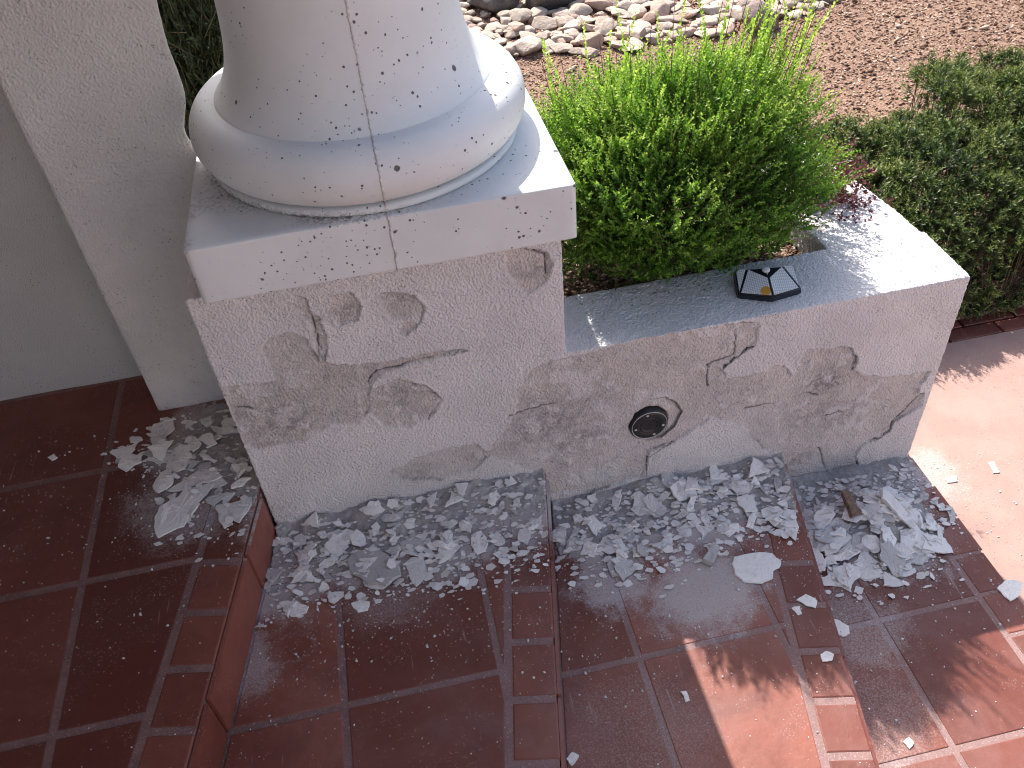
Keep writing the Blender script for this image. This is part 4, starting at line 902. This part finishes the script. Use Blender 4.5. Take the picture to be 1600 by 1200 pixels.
panel('lens_panel', [(-.0640, -.018), (-.041, .037), (-.0605, .037)]); panel('lens_panel', [(.0640, -.018), (.0605, .037), (.041, .037)])
bm = bmesh.new(); bmesh.ops.create_uvsphere(bm, u_segments=24, v_segments=12, radius=.0088); sn = finish(bm, 'motion_sensor', mat_simple('sensor_dome', (.62, .62, .63), .4, .5), lamp, True); sn.location = (0, .027, .0315); sn.scale = (1, 1, .55)
bm = bmesh.new(); bmesh.ops.create_uvsphere(bm, u_segments=10, v_segments=6, radius=.0018); sn = finish(bm, 'indicator', mat_simple('indicator', (.5, .5, .5), .4, .5), lamp, True); sn.location = (0, .0145, .033)

# ---------------------------------------------------------------- plants
def unit(v): return v / np.maximum(np.linalg.norm(v, axis=-1, keepdims=True), 1e-9)
def leaves(name, B, D, Nn, L, W, tint, mat, parent, fold=.25, tipw=.0):
    """B base points, D directions, Nn leaf-plane normals, all (n,3)"""
    S = unit(np.cross(D, Nn)); Nn = unit(np.cross(S, D)); L = L[:, None]; W = W[:, None]
    mid = B + D * L * .5
    v = np.stack([B, mid + S * W * .5 + Nn * W * fold, B + D * L, mid - S * W * .5 + Nn * W * fold], 1); n = len(B)
    b = (np.arange(n) * 4)[:, None]; Fc = np.concatenate([b + np.array([[0, 1, 2]]), b + np.array([[0, 2, 3]])], 0)
    me = mesh_np(name, v.reshape(-1, 3), Fc); attr(me, 'tint', np.repeat(np.clip(tint, 0, 1), 4)); return link(name, me, mat, parent)
def tubes(name, segs, mat, parent, sides=4):
    """segs: list of (p0,p1,r0,r1)"""
    p0 = np.array([s[0] for s in segs], float); p1 = np.array([s[1] for s in segs], float); r0 = np.array([s[2] for s in segs]); r1 = np.array([s[3] for s in segs])
    d = unit(p1 - p0); up = np.where(np.abs(d[:, 2:3]) > .9, np.array([[1., 0, 0]]), np.array([[0, 0, 1.]])); s = unit(np.cross(d, up)); t = np.cross(d, s)
    V = []
    for k in range(sides):
        a = 2 * math.pi * k / sides; o = s * math.cos(a) + t * math.sin(a); V.append(p0 + o * r0[:, None]); V.append(p1 + o * r1[:, None])
    V = np.stack(V, 1); n = len(segs); m = 2 * sides; b = (np.arange(n) * m)[:, None]
    Fc = np.concatenate([b + np.array([[2 * k, 2 * ((k + 1) % sides), 2 * ((k + 1) % sides) + 1, 2 * k + 1]]) for k in range(sides)], 0)
    return link(name, mesh_np(name, V.reshape(-1, 3), Fc), mat, parent, True)
def shoot_leaves(P0, D, Ln, r, per=15, leafL=.011, leafW=.0062, tilt=.75, pair=2):
    """leaves in pairs up each shoot; returns arrays"""
    n = len(P0); k = np.arange(per); t = (k + .5) / per
    a0 = r.uniform(0, 6.28, n)
    up = np.where(np.abs(D[:, 2:3]) > .9, np.array([[1., 0, 0]]), np.array([[0, 0, 1.]])); s = unit(np.cross(D, up)); q = np.cross(D, s)
    Bs, Ds, Ns, Ls, Ws, Ts = [], [], [], [], [], []
    bend = r.normal(0, .12, (n, 3))
    for kk in range(per):
        base = P0 + D * (Ln * t[kk])[:, None] + bend * ((Ln * t[kk] ** 2)[:, None])
        for j in range(pair):
            a = a0 + kk * 2.4 + j * 2 * math.pi / pair + r.normal(0, .25, n); o = s * np.cos(a)[:, None] + q * np.sin(a)[:, None]
            d = unit(o * math.sin(tilt) + D * math.cos(tilt) + r.normal(0, .18, (n, 3))); Bs.append(base); Ds.append(d); Ns.append(unit(D - o * .3 + r.normal(0, .25, (n, 3))))
            sc = (1 - .45 * t[kk]) * r.uniform(.7, 1.2, n); Ls.append(leafL * sc); Ws.append(leafW * sc); Ts.append(np.full(n, t[kk]))
    return [np.concatenate(x) for x in (Bs, Ds, Ns, Ls, Ws, Ts)]
# bright green bush in the planter
r = np.random.default_rng(5)
bush = empty('bush', (1.40, .46, .365)); tag(bush, 'bright green small-leaved bush with tall upright shoots growing in the planter', 'bush')
inv = -np.array([1.40, .46, .365])
root = np.array([1.415, .36, .365]); CB = np.array([1.295, .425, .685])
n = 10500
u = unit(r.normal(0, 1, (n, 3))); u[:, 2] = np.where(u[:, 2] < -.8, -u[:, 2] * .4, u[:, 2]); u = unit(u)
rad = r.uniform(.30, 1, n) ** .55
lump = 1 + fbm(u * 1., 2.6, 3, 7) * .46
E_ = np.array([.465, .31, .34])
tipc = CB + u * E_ * (rad * lump)[:, None]
tipc[:, 2] = np.maximum(tipc[:, 2], .40 + r.uniform(0, .05, n))
keep = ~((tipc[:, 0] < .885) & (tipc[:, 2] < .9)); keep &= ~((tipc[:, 0] < .93) & (tipc[:, 2] < .985) & (tipc[:, 1] < .75))
keep &= ~((tipc[:, 1] < .265) & (tipc[:, 2] < .475)) & ~((tipc[:, 1] < .20) & (tipc[:, 2] < .56)); tipc, u, rad = tipc[keep], u[keep], rad[keep]; n = len(tipc)
D = unit(u * np.array([.9, .9, .5]) * .75 + np.array([0, -.02, .75]) + r.normal(0, .28, (n, 3)))
Ln = r.uniform(.045, .12, n)
P0 = tipc - D * Ln[:, None] * .6
B, Dd, Nn, L, W, T = shoot_leaves(P0, D, Ln, r, per=9, leafL=.0135, leafW=.0078)
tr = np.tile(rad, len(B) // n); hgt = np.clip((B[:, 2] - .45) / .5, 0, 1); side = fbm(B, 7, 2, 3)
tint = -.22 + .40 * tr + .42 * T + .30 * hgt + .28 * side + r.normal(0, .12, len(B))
# tall shoots
tips = np.array(DATA['TIPS']); tips[:, 2] += r.uniform(-.01, .01, len(tips)); bs = []
extra = np.concatenate([np.stack([r.uniform(.95, 1.75, 22), r.uniform(.4, .7, 22), r.uniform(.90, 1.02, 22)], 1), np.stack([r.uniform(1.42, 1.70, 26), r.uniform(.36, .52, 26), r.uniform(1.0, 1.19, 26)], 1), np.stack([r.uniform(1.08, 1.45, 16), r.uniform(.32, .50, 16), r.uniform(.98, 1.13, 16)], 1)])
tips = np.concatenate([tips, extra])
segs = []
for k, tp in enumerate(tips):
    base = np.array([CB[0] + (tp[0] - CB[0]) * .80, tp[1] + r.uniform(-.02, .03), max(.72, tp[2] - r.uniform(.28, .36))]); d = tp - base; Lk = np.linalg.norm(d)
    b, dd, nn2, l, w_, t = shoot_leaves(base[None], unit(d[None]), np.array([Lk]), r, per=int(Lk / .0085), leafL=.022, leafW=.012, tilt=.55)
    B = np.concatenate([B, b]); Dd = np.concatenate([Dd, dd]); Nn = np.concatenate([Nn, nn2]); L = np.concatenate([L, l]); W = np.concatenate([W, w_]); tint = np.concatenate([tint, .62 + .35 * t + r.normal(0, .08, len(t))])
    segs.append((base + inv, tp + inv, .0016, .0007))
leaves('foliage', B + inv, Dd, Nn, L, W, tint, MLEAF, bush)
for k in range(0, n, 3): segs.append((P0[k] + inv, P0[k] + D[k] * Ln[k] + inv, .0009, .0005))
mains = []
for k in range(26):
    t_ = CB + unit(r.normal(0, 1, 3) * np.array([1, .8, .6]) + np.array([0, 0, .4])) * E_ * .62; m_ = root + (t_ - root) * .45 + r.normal(0, .03, 3) + np.array([0, 0, .04])
    segs.append((root + inv + np.array([0, 0, .02]), m_ + inv, .0065, .004)); segs.append((m_ + inv, t_ + inv, .004, .0018)); mains += [m_, t_]
mains = np.array(mains)
for k in range(0, n, 6):
    j = np.argmin(((mains - P0[k]) ** 2).sum(1)); segs.append((mains[j] + inv, P0[k] + inv, .0016, .0009))
tubes('stems', segs, MTWIG, bush, 5)
tubes('trunk', [(root + inv + [0, 0, -.03], root + inv + [0, 0, .035], .022, .014), (root + inv + [0, 0, .03], root + inv + [-.02, .02, .10], .014, .009), (root + inv + [0, 0, .03], root + inv + [.02, .03, .10], .013, .008)], MBARK, bush, 10)
# low trailing growth at the planter's left end
# hedge
hd = empty('hedge', (2.9, 1.2, ZG)); tag(hd, 'dark green needle-leaved hedge behind the planter and along the path', 'hedge'); hinv = -np.array([2.9, 1.2, ZG])
def hedge_top(x, y):
    P = n2(x, y); f = sstep(.66, .80, y + fbm(P, 5, 2, 6) * .05) * sstep(1.66, 1.46, y + fbm(P, 4, 2, 9) * .12 - sstep(2.85, 3.0, x) * .30) * sstep(1.90, 2.0, x + np.where(y > 1.02, .35, 0))
    return ZG + f * (.33 + .17 * sstep(.7, 1.3, y) + fbm(P, 4.5, 3, 12) * .10 + .075 * fbm(P, 13, 2, 13) + np.where(x > 2.9, .08, 0) * sstep(1.2, 1.6, y)), f
nt_ = 5200; x = r.uniform(1.7, 4.3, nt_); y = r.uniform(.64, 2.3, nt_); zt_, f = hedge_top(x, y); k = f > .15; x, y, zt_, f = x[k], y[k], zt_[k], f[k]; nt_ = len(x)
dep = np.where(r.random(nt_) < .35, r.uniform(.03, .34, nt_), np.abs(r.normal(0, .022, nt_))); z = np.maximum(zt_ - dep - .03, ZG + .02)
e = .02; gxn = (hedge_top(x + e, y)[0] - hedge_top(x - e, y)[0]) / (2 * e); gyn = (hedge_top(x, y + e)[0] - hedge_top(x, y - e)[0]) / (2 * e)
Nrm = unit(np.stack([-gxn * .5, -gyn * .5, np.ones(nt_)], 1) + r.normal(0, .25, (nt_, 3))); K = 7
B = np.repeat(np.stack([x, y, z], 1), K, 0); NR = np.repeat(Nrm, K, 0); dep = np.repeat(dep, K); n = len(B)
D = unit(NR + r.normal(0, .62, (n, 3))); D[:, 2] = np.abs(D[:, 2]); Ln = r.uniform(.035, .068, n) * np.repeat(r.uniform(.7, 1.25, nt_), K)
B = B + D * .012 + r.normal(0, .006, (n, 3))
ok = ~((B[:, 0] < 2.08) & (B[:, 1] < 1.05) & (B[:, 2] < ZP + .03)); B, D, Ln, dep = B[ok], D[ok], Ln[ok], dep[ok]; n = len(B)
b, dd, nn2, l, w_, t = shoot_leaves(B, D, Ln, r, per=8, leafL=.025, leafW=.0062, tilt=.75)
patch = np.tile(fbm(B, 5, 3, 33), len(b) // n)
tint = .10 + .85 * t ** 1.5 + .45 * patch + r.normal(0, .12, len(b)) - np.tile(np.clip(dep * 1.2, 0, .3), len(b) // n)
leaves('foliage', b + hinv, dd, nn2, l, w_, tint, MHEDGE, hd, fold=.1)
segs = [(B[k] + hinv, B[k] + D[k] * Ln[k] + hinv, .0012, .0006) for k in range(0, n, 4)]
for k in range(0, n, 16): segs.append((B[k] * np.array([1, 1, 0]) + r.normal(0, .03, 3) * [1, 1, 0] + [0, 0, ZG] + hinv, B[k] + hinv, .003, .0012))
for k in range(60):                                             # bare dead twigs poking out at the back edge
    x = r.uniform(2.45, 3.3); y = 1.70 + (max(0, x - 2.95)) * 1.1 + r.uniform(-.12, .12); z = hedge_top(np.array([x]), np.array([y]))[0][0]; p = np.array([x, y - .16, max(z, ZG + .25)]); q = p + np.array([r.normal(0, .03), r.normal(0, .03), r.uniform(.06, .14)]); segs.append((p - [0, 0, .15] + hinv, q + hinv, .0014, .0006))
tubes('twigs', segs, MTWIG, hd, 4)
# dark shrub seen in the gap between pilaster and column
sh_ = empty('shrub', (.05, 1.3, ZG)); tag(sh_, 'dark wispy shrub seen in the narrow gap between pilaster and column', 'shrub'); sinv = -np.array([.05, 1.3, ZG])
n = 11000; c_ = np.array([.0, 1.35, .50]); u = unit(r.normal(0, 1, (n, 3))); P0 = c_ + u * np.array([.50, .34, .75]) * (r.uniform(.2, 1, n) ** .5)[:, None]; D = unit(u * .5 + [0, 0, .7] + r.normal(0, .45, (n, 3))); Ln = r.uniform(.06, .14, n)
b, dd, nn2, l, w_, t = shoot_leaves(P0, D, Ln, r, per=11, leafL=.030, leafW=.0065, tilt=.6)
leaves('foliage', b + sinv, dd, nn2, l, w_, .15 + .5 * t + r.normal(0, .2, len(t)), MDARKL, sh_, .1)
tubes('twigs', [(P0[k] + sinv, P0[k] + D[k] * Ln[k] + sinv, .0016, .0008) for k in range(n)] + [(np.array([0, 0, 0.]) + r.normal(0, .03, 3) * [1, 1, 0], P0[k] + sinv, .002, .001) for k in range(0, n, 30)], MTWIG, sh_, 4)
# maroon dried sprigs leaning over the planter's right wall
rp = empty('dry_plant', (1.70, .52, .40)); tag(rp, 'thin-stemmed maroon dried plant leaning over the white planter wall right of the bush', 'plant'); rinv = -np.array([1.70, .52, .40])
segs, Bp, Dp = [], [], []
for k in range(75):
    a = r.normal(-.15, .5); p = np.array([1.70, .52, .40]) + r.normal(0, .03, 3) * [1, 1, 0]; d = unit(np.array([math.cos(a) * .7, math.sin(a) * .6, r.uniform(.45, 1.3)])); ln_ = r.uniform(.17, .31)
    for s_ in range(6):
        q = p + d * ln_ / 6; segs.append((p + rinv, q + rinv, .0013 - .00012 * s_, .0012 - .00012 * s_)); d = unit(d + r.normal(0, .16, 3) + np.array([.05, -.02, -.09])); p = q
        if s_ > 1:
            for _ in range(8 if s_ > 3 else 3): Bp.append(p + r.normal(0, .009, 3)); Dp.append(unit(d + r.normal(0, .8, 3)))
Bp, Dp = np.array(Bp), np.array(Dp); m_ = len(Bp)
leaves('dried_leaves', Bp + rinv, Dp, unit(r.normal(0, 1, (m_, 3))), r.uniform(.011, .020, m_), r.uniform(.007, .012, m_), r.uniform(0, 1, m_), MRED, rp)
tubes('stems', segs, mat_simple('maroon_stem', (.16, .07, .06), .9, .1), rp, 4)
# little weed by the rocks
wd_ = empty('weed', (1.25, 3.75, ZG)); tag(wd_, 'small yellow-green weed growing at the edge of the rocks by the column', 'weed')
n = 16; P0 = np.stack([r.normal(0, .035, n), r.normal(0, .03, n), np.full(n, .0)], 1); D = unit(np.array([0, 0, 1.]) + r.normal(0, .3, (n, 3))); Ln = r.uniform(.12, .24, n)
b, dd, nn2, l, w_, t = shoot_leaves(P0, D, Ln, r, per=9, leafL=.03, leafW=.016, tilt=.8); leaves('foliage', b, dd, nn2, l, w_, .55 + .4 * t, MLEAF, wd_); tubes('stems', [(P0[k], P0[k] + D[k] * Ln[k], .002, .001) for k in range(n)], MTWIG, wd_, 4)
# fallen leaves of the bush on the coping
n = 70; x = r.uniform(.96, 1.46, n); y = r.uniform(.13, .235, n); lf = leaves('fallen_leaves', np.stack([x, y, np.full(n, ZP + .003)], 1), unit(np.stack([r.normal(0, 1, n), r.normal(0, 1, n), r.uniform(0, .3, n)], 1)), unit(r.normal(0, .3, (n, 3)) + [0, 0, 1]), r.uniform(.006, .011, n), r.uniform(.003, .006, n), r.uniform(.1, .7, n), MLEAF, None); tag(lf, 'small fallen leaves on the planter coping under the bush', 'leaves', kind='stuff')

# ---------------------------------------------------------------- rocks
def mat_rock(name, a, b, c):
    m = NM(name); oi = m.n('ShaderNodeObjectInfo'); tc = m.n('ShaderNodeTexCoord')
    col = m.mix(oi.outputs['Random'], a, b); col = m.mix(m.ramp(m.noise(9, 6, .7), .42, .68, 0, .8), col, c); col = m.mix(m.ramp(m.noise(60, 4, .8), .55, .75, 0, .5), col, tuple(x * .35 for x in b))
    return m.done(col, .9, m.bump(m.math('ADD', m.noise(45, 5, .7), m.noise(12, 4, .7)), 1., .012), .2)
MR = [mat_rock('pale_rock', (.47, .375, .305), (.33, .255, .21), (.55, .46, .38)), mat_rock('tan_rock', (.48, .32, .25), (.36, .25, .20), (.56, .44, .36)), mat_rock('dark_rock', (.085, .075, .07), (.12, .10, .095), (.18, .15, .13)), mat_rock('brown_boulder', (.30, .23, .20), (.25, .19, .17), (.17, .13, .12))]
def rock_mesh(seed, ang=.5, sub=4):
    rr = np.random.default_rng(seed); bm = bmesh.new(); bmesh.ops.create_icosphere(bm, subdivisions=sub, radius=1); me = bpy.data.meshes.new('rock'); bm.to_mesh(me); bm.free(); V = co_of(me)
    V *= (1 + fbm(V + seed * 3.1, 1.1, 3, seed) * .32)[:, None]
    for k in range(9):
        nrm = unit(rr.normal(0, 1, 3)); h = rr.uniform(.42, .80); d = V @ nrm; V = np.where((d > h)[:, None], V - nrm[None] * ((d - h) * .88)[:, None], V)
    V += fbm(V + seed, 6, 3, seed + 9)[:, None] * .03 * V
    me.vertices.foreach_set('co', V.astype(np.float32).ravel()); return me
rmesh = [rock_mesh(s) for s in range(12)]
def rock(x, y, s, mi, label, group=None, fz=.6, seed=0, sink=.25, name='rock'):
    rr = random.Random(seed); me = rmesh[rr.randrange(len(rmesh))].copy(); o = link(name, me, MR[mi], None, True); sc = (s * rr.uniform(.8, 1.25), s * rr.uniform(.75, 1.1), s * fz * rr.uniform(.8, 1.15))
    o.scale = sc; o.rotation_euler = (rr.uniform(-.25, .25), rr.uniform(-.25, .25), rr.uniform(0, 6.28)); o.location = (x, y, ZG + sc[2] * (1 - sink * 1.6) * .75); return tag(o, label, 'rock', group)
placed = []
def free(x, y, s):
    return all((x - a) ** 2 + (y - b) ** 2 > ((s + c) * .50) ** 2 for a, b, c in placed)
heroes = [(1.50, 4.95, .24, 2, 'dark grey rock in shade nearest the column at the top of the photo', .7), (1.98, 4.78, .25, 2, 'large dark angular boulder above the middle of the rock band', .8), (3.12, 3.80, .15, 3, 'big rounded brown boulder behind the tall shoots of the bush', .75),
          (1.62, 4.02, .15, 0, 'large pale rock with a sunlit flat top at the near left edge of the band', .5), (2.62, 4.28, .10, 1, 'orange-tan rounded rock in the middle of the band', .7), (3.75, 4.15, .17, 0, 'long pale slab at the right end of the rock band', .4)]
for k, (x, y, s, mi, lb, fz) in enumerate(heroes): rock(x, y, s, mi, lb, None, fz, 500 + k); placed.append((x, y, s))
rr = random.Random(77); cnt = 0; tr_ = 0
while cnt < 250 and tr_ < 16000:
    tr_ += 1; x = rr.uniform(1.0, 4.3); near = 3.93 - .02 * (x - 1.2) - (.12 if 1.9 < x < 2.9 else 0); far = 5.2 - (x - 1.5) * .46; y = near + max(.1, far - near) * rr.random(); s = rr.choice((.045, .055, .07, .085, .10))
    if x > 3.5 and y < 3.9 + (x - 3.5) * .55: continue
    if not free(x, y, s): continue
    placed.append((x, y, s)); mi = rr.choices((0, 1), (.8, .2))[0]
    sz = 'large' if s > .1 else ('mid-sized' if s > .06 else 'small'); tone = ('pale', 'tan')[mi]; pos = 'left end' if x < 1.7 else ('left part' if x < 2.2 else ('middle' if x < 2.8 else ('right part' if x < 3.4 else 'right end'))); row = 'front' if y < near + .22 else ('second' if y < near + .5 else 'back'); fz_ = rr.uniform(.34, .66); shp = 'flat' if fz_ < .44 else ('angular' if fz_ < .56 else 'chunky')
    rock(x, y, s, mi, f'{sz} {shp} {tone} rock, {row} row, {pos} of the rock band', f'{sz} {tone} rocks, {row} row, {pos}', fz_, tr_); cnt += 1

# labels that still coincide: say which one, counted from the left of the picture
from bpy_extras.object_utils import world_to_camera_view as w2c
bpy.context.view_layer.update()
seen = {}
for o in C.objects:
    if o.parent is None and 'label' in o: seen.setdefault(o['label'], []).append(o)
ORD = ['first', 'second', 'third', 'fourth', 'fifth', 'sixth', 'seventh', 'eighth']; NUM = 0; ORD += ['ninth', 'tenth', 'eleventh', 'twelfth']
for lb, os_ in seen.items():
    if 2 <= len(os_) <= 12:
        os_.sort(key=lambda o: w2c(C, camo, o.matrix_world.translation).x)
        for k, o in enumerate(os_): o['label'] = lb + (' (leftmost)' if k == 0 else (' (rightmost)' if k == len(os_) - 1 else f' ({ORD[k]} from left)'))
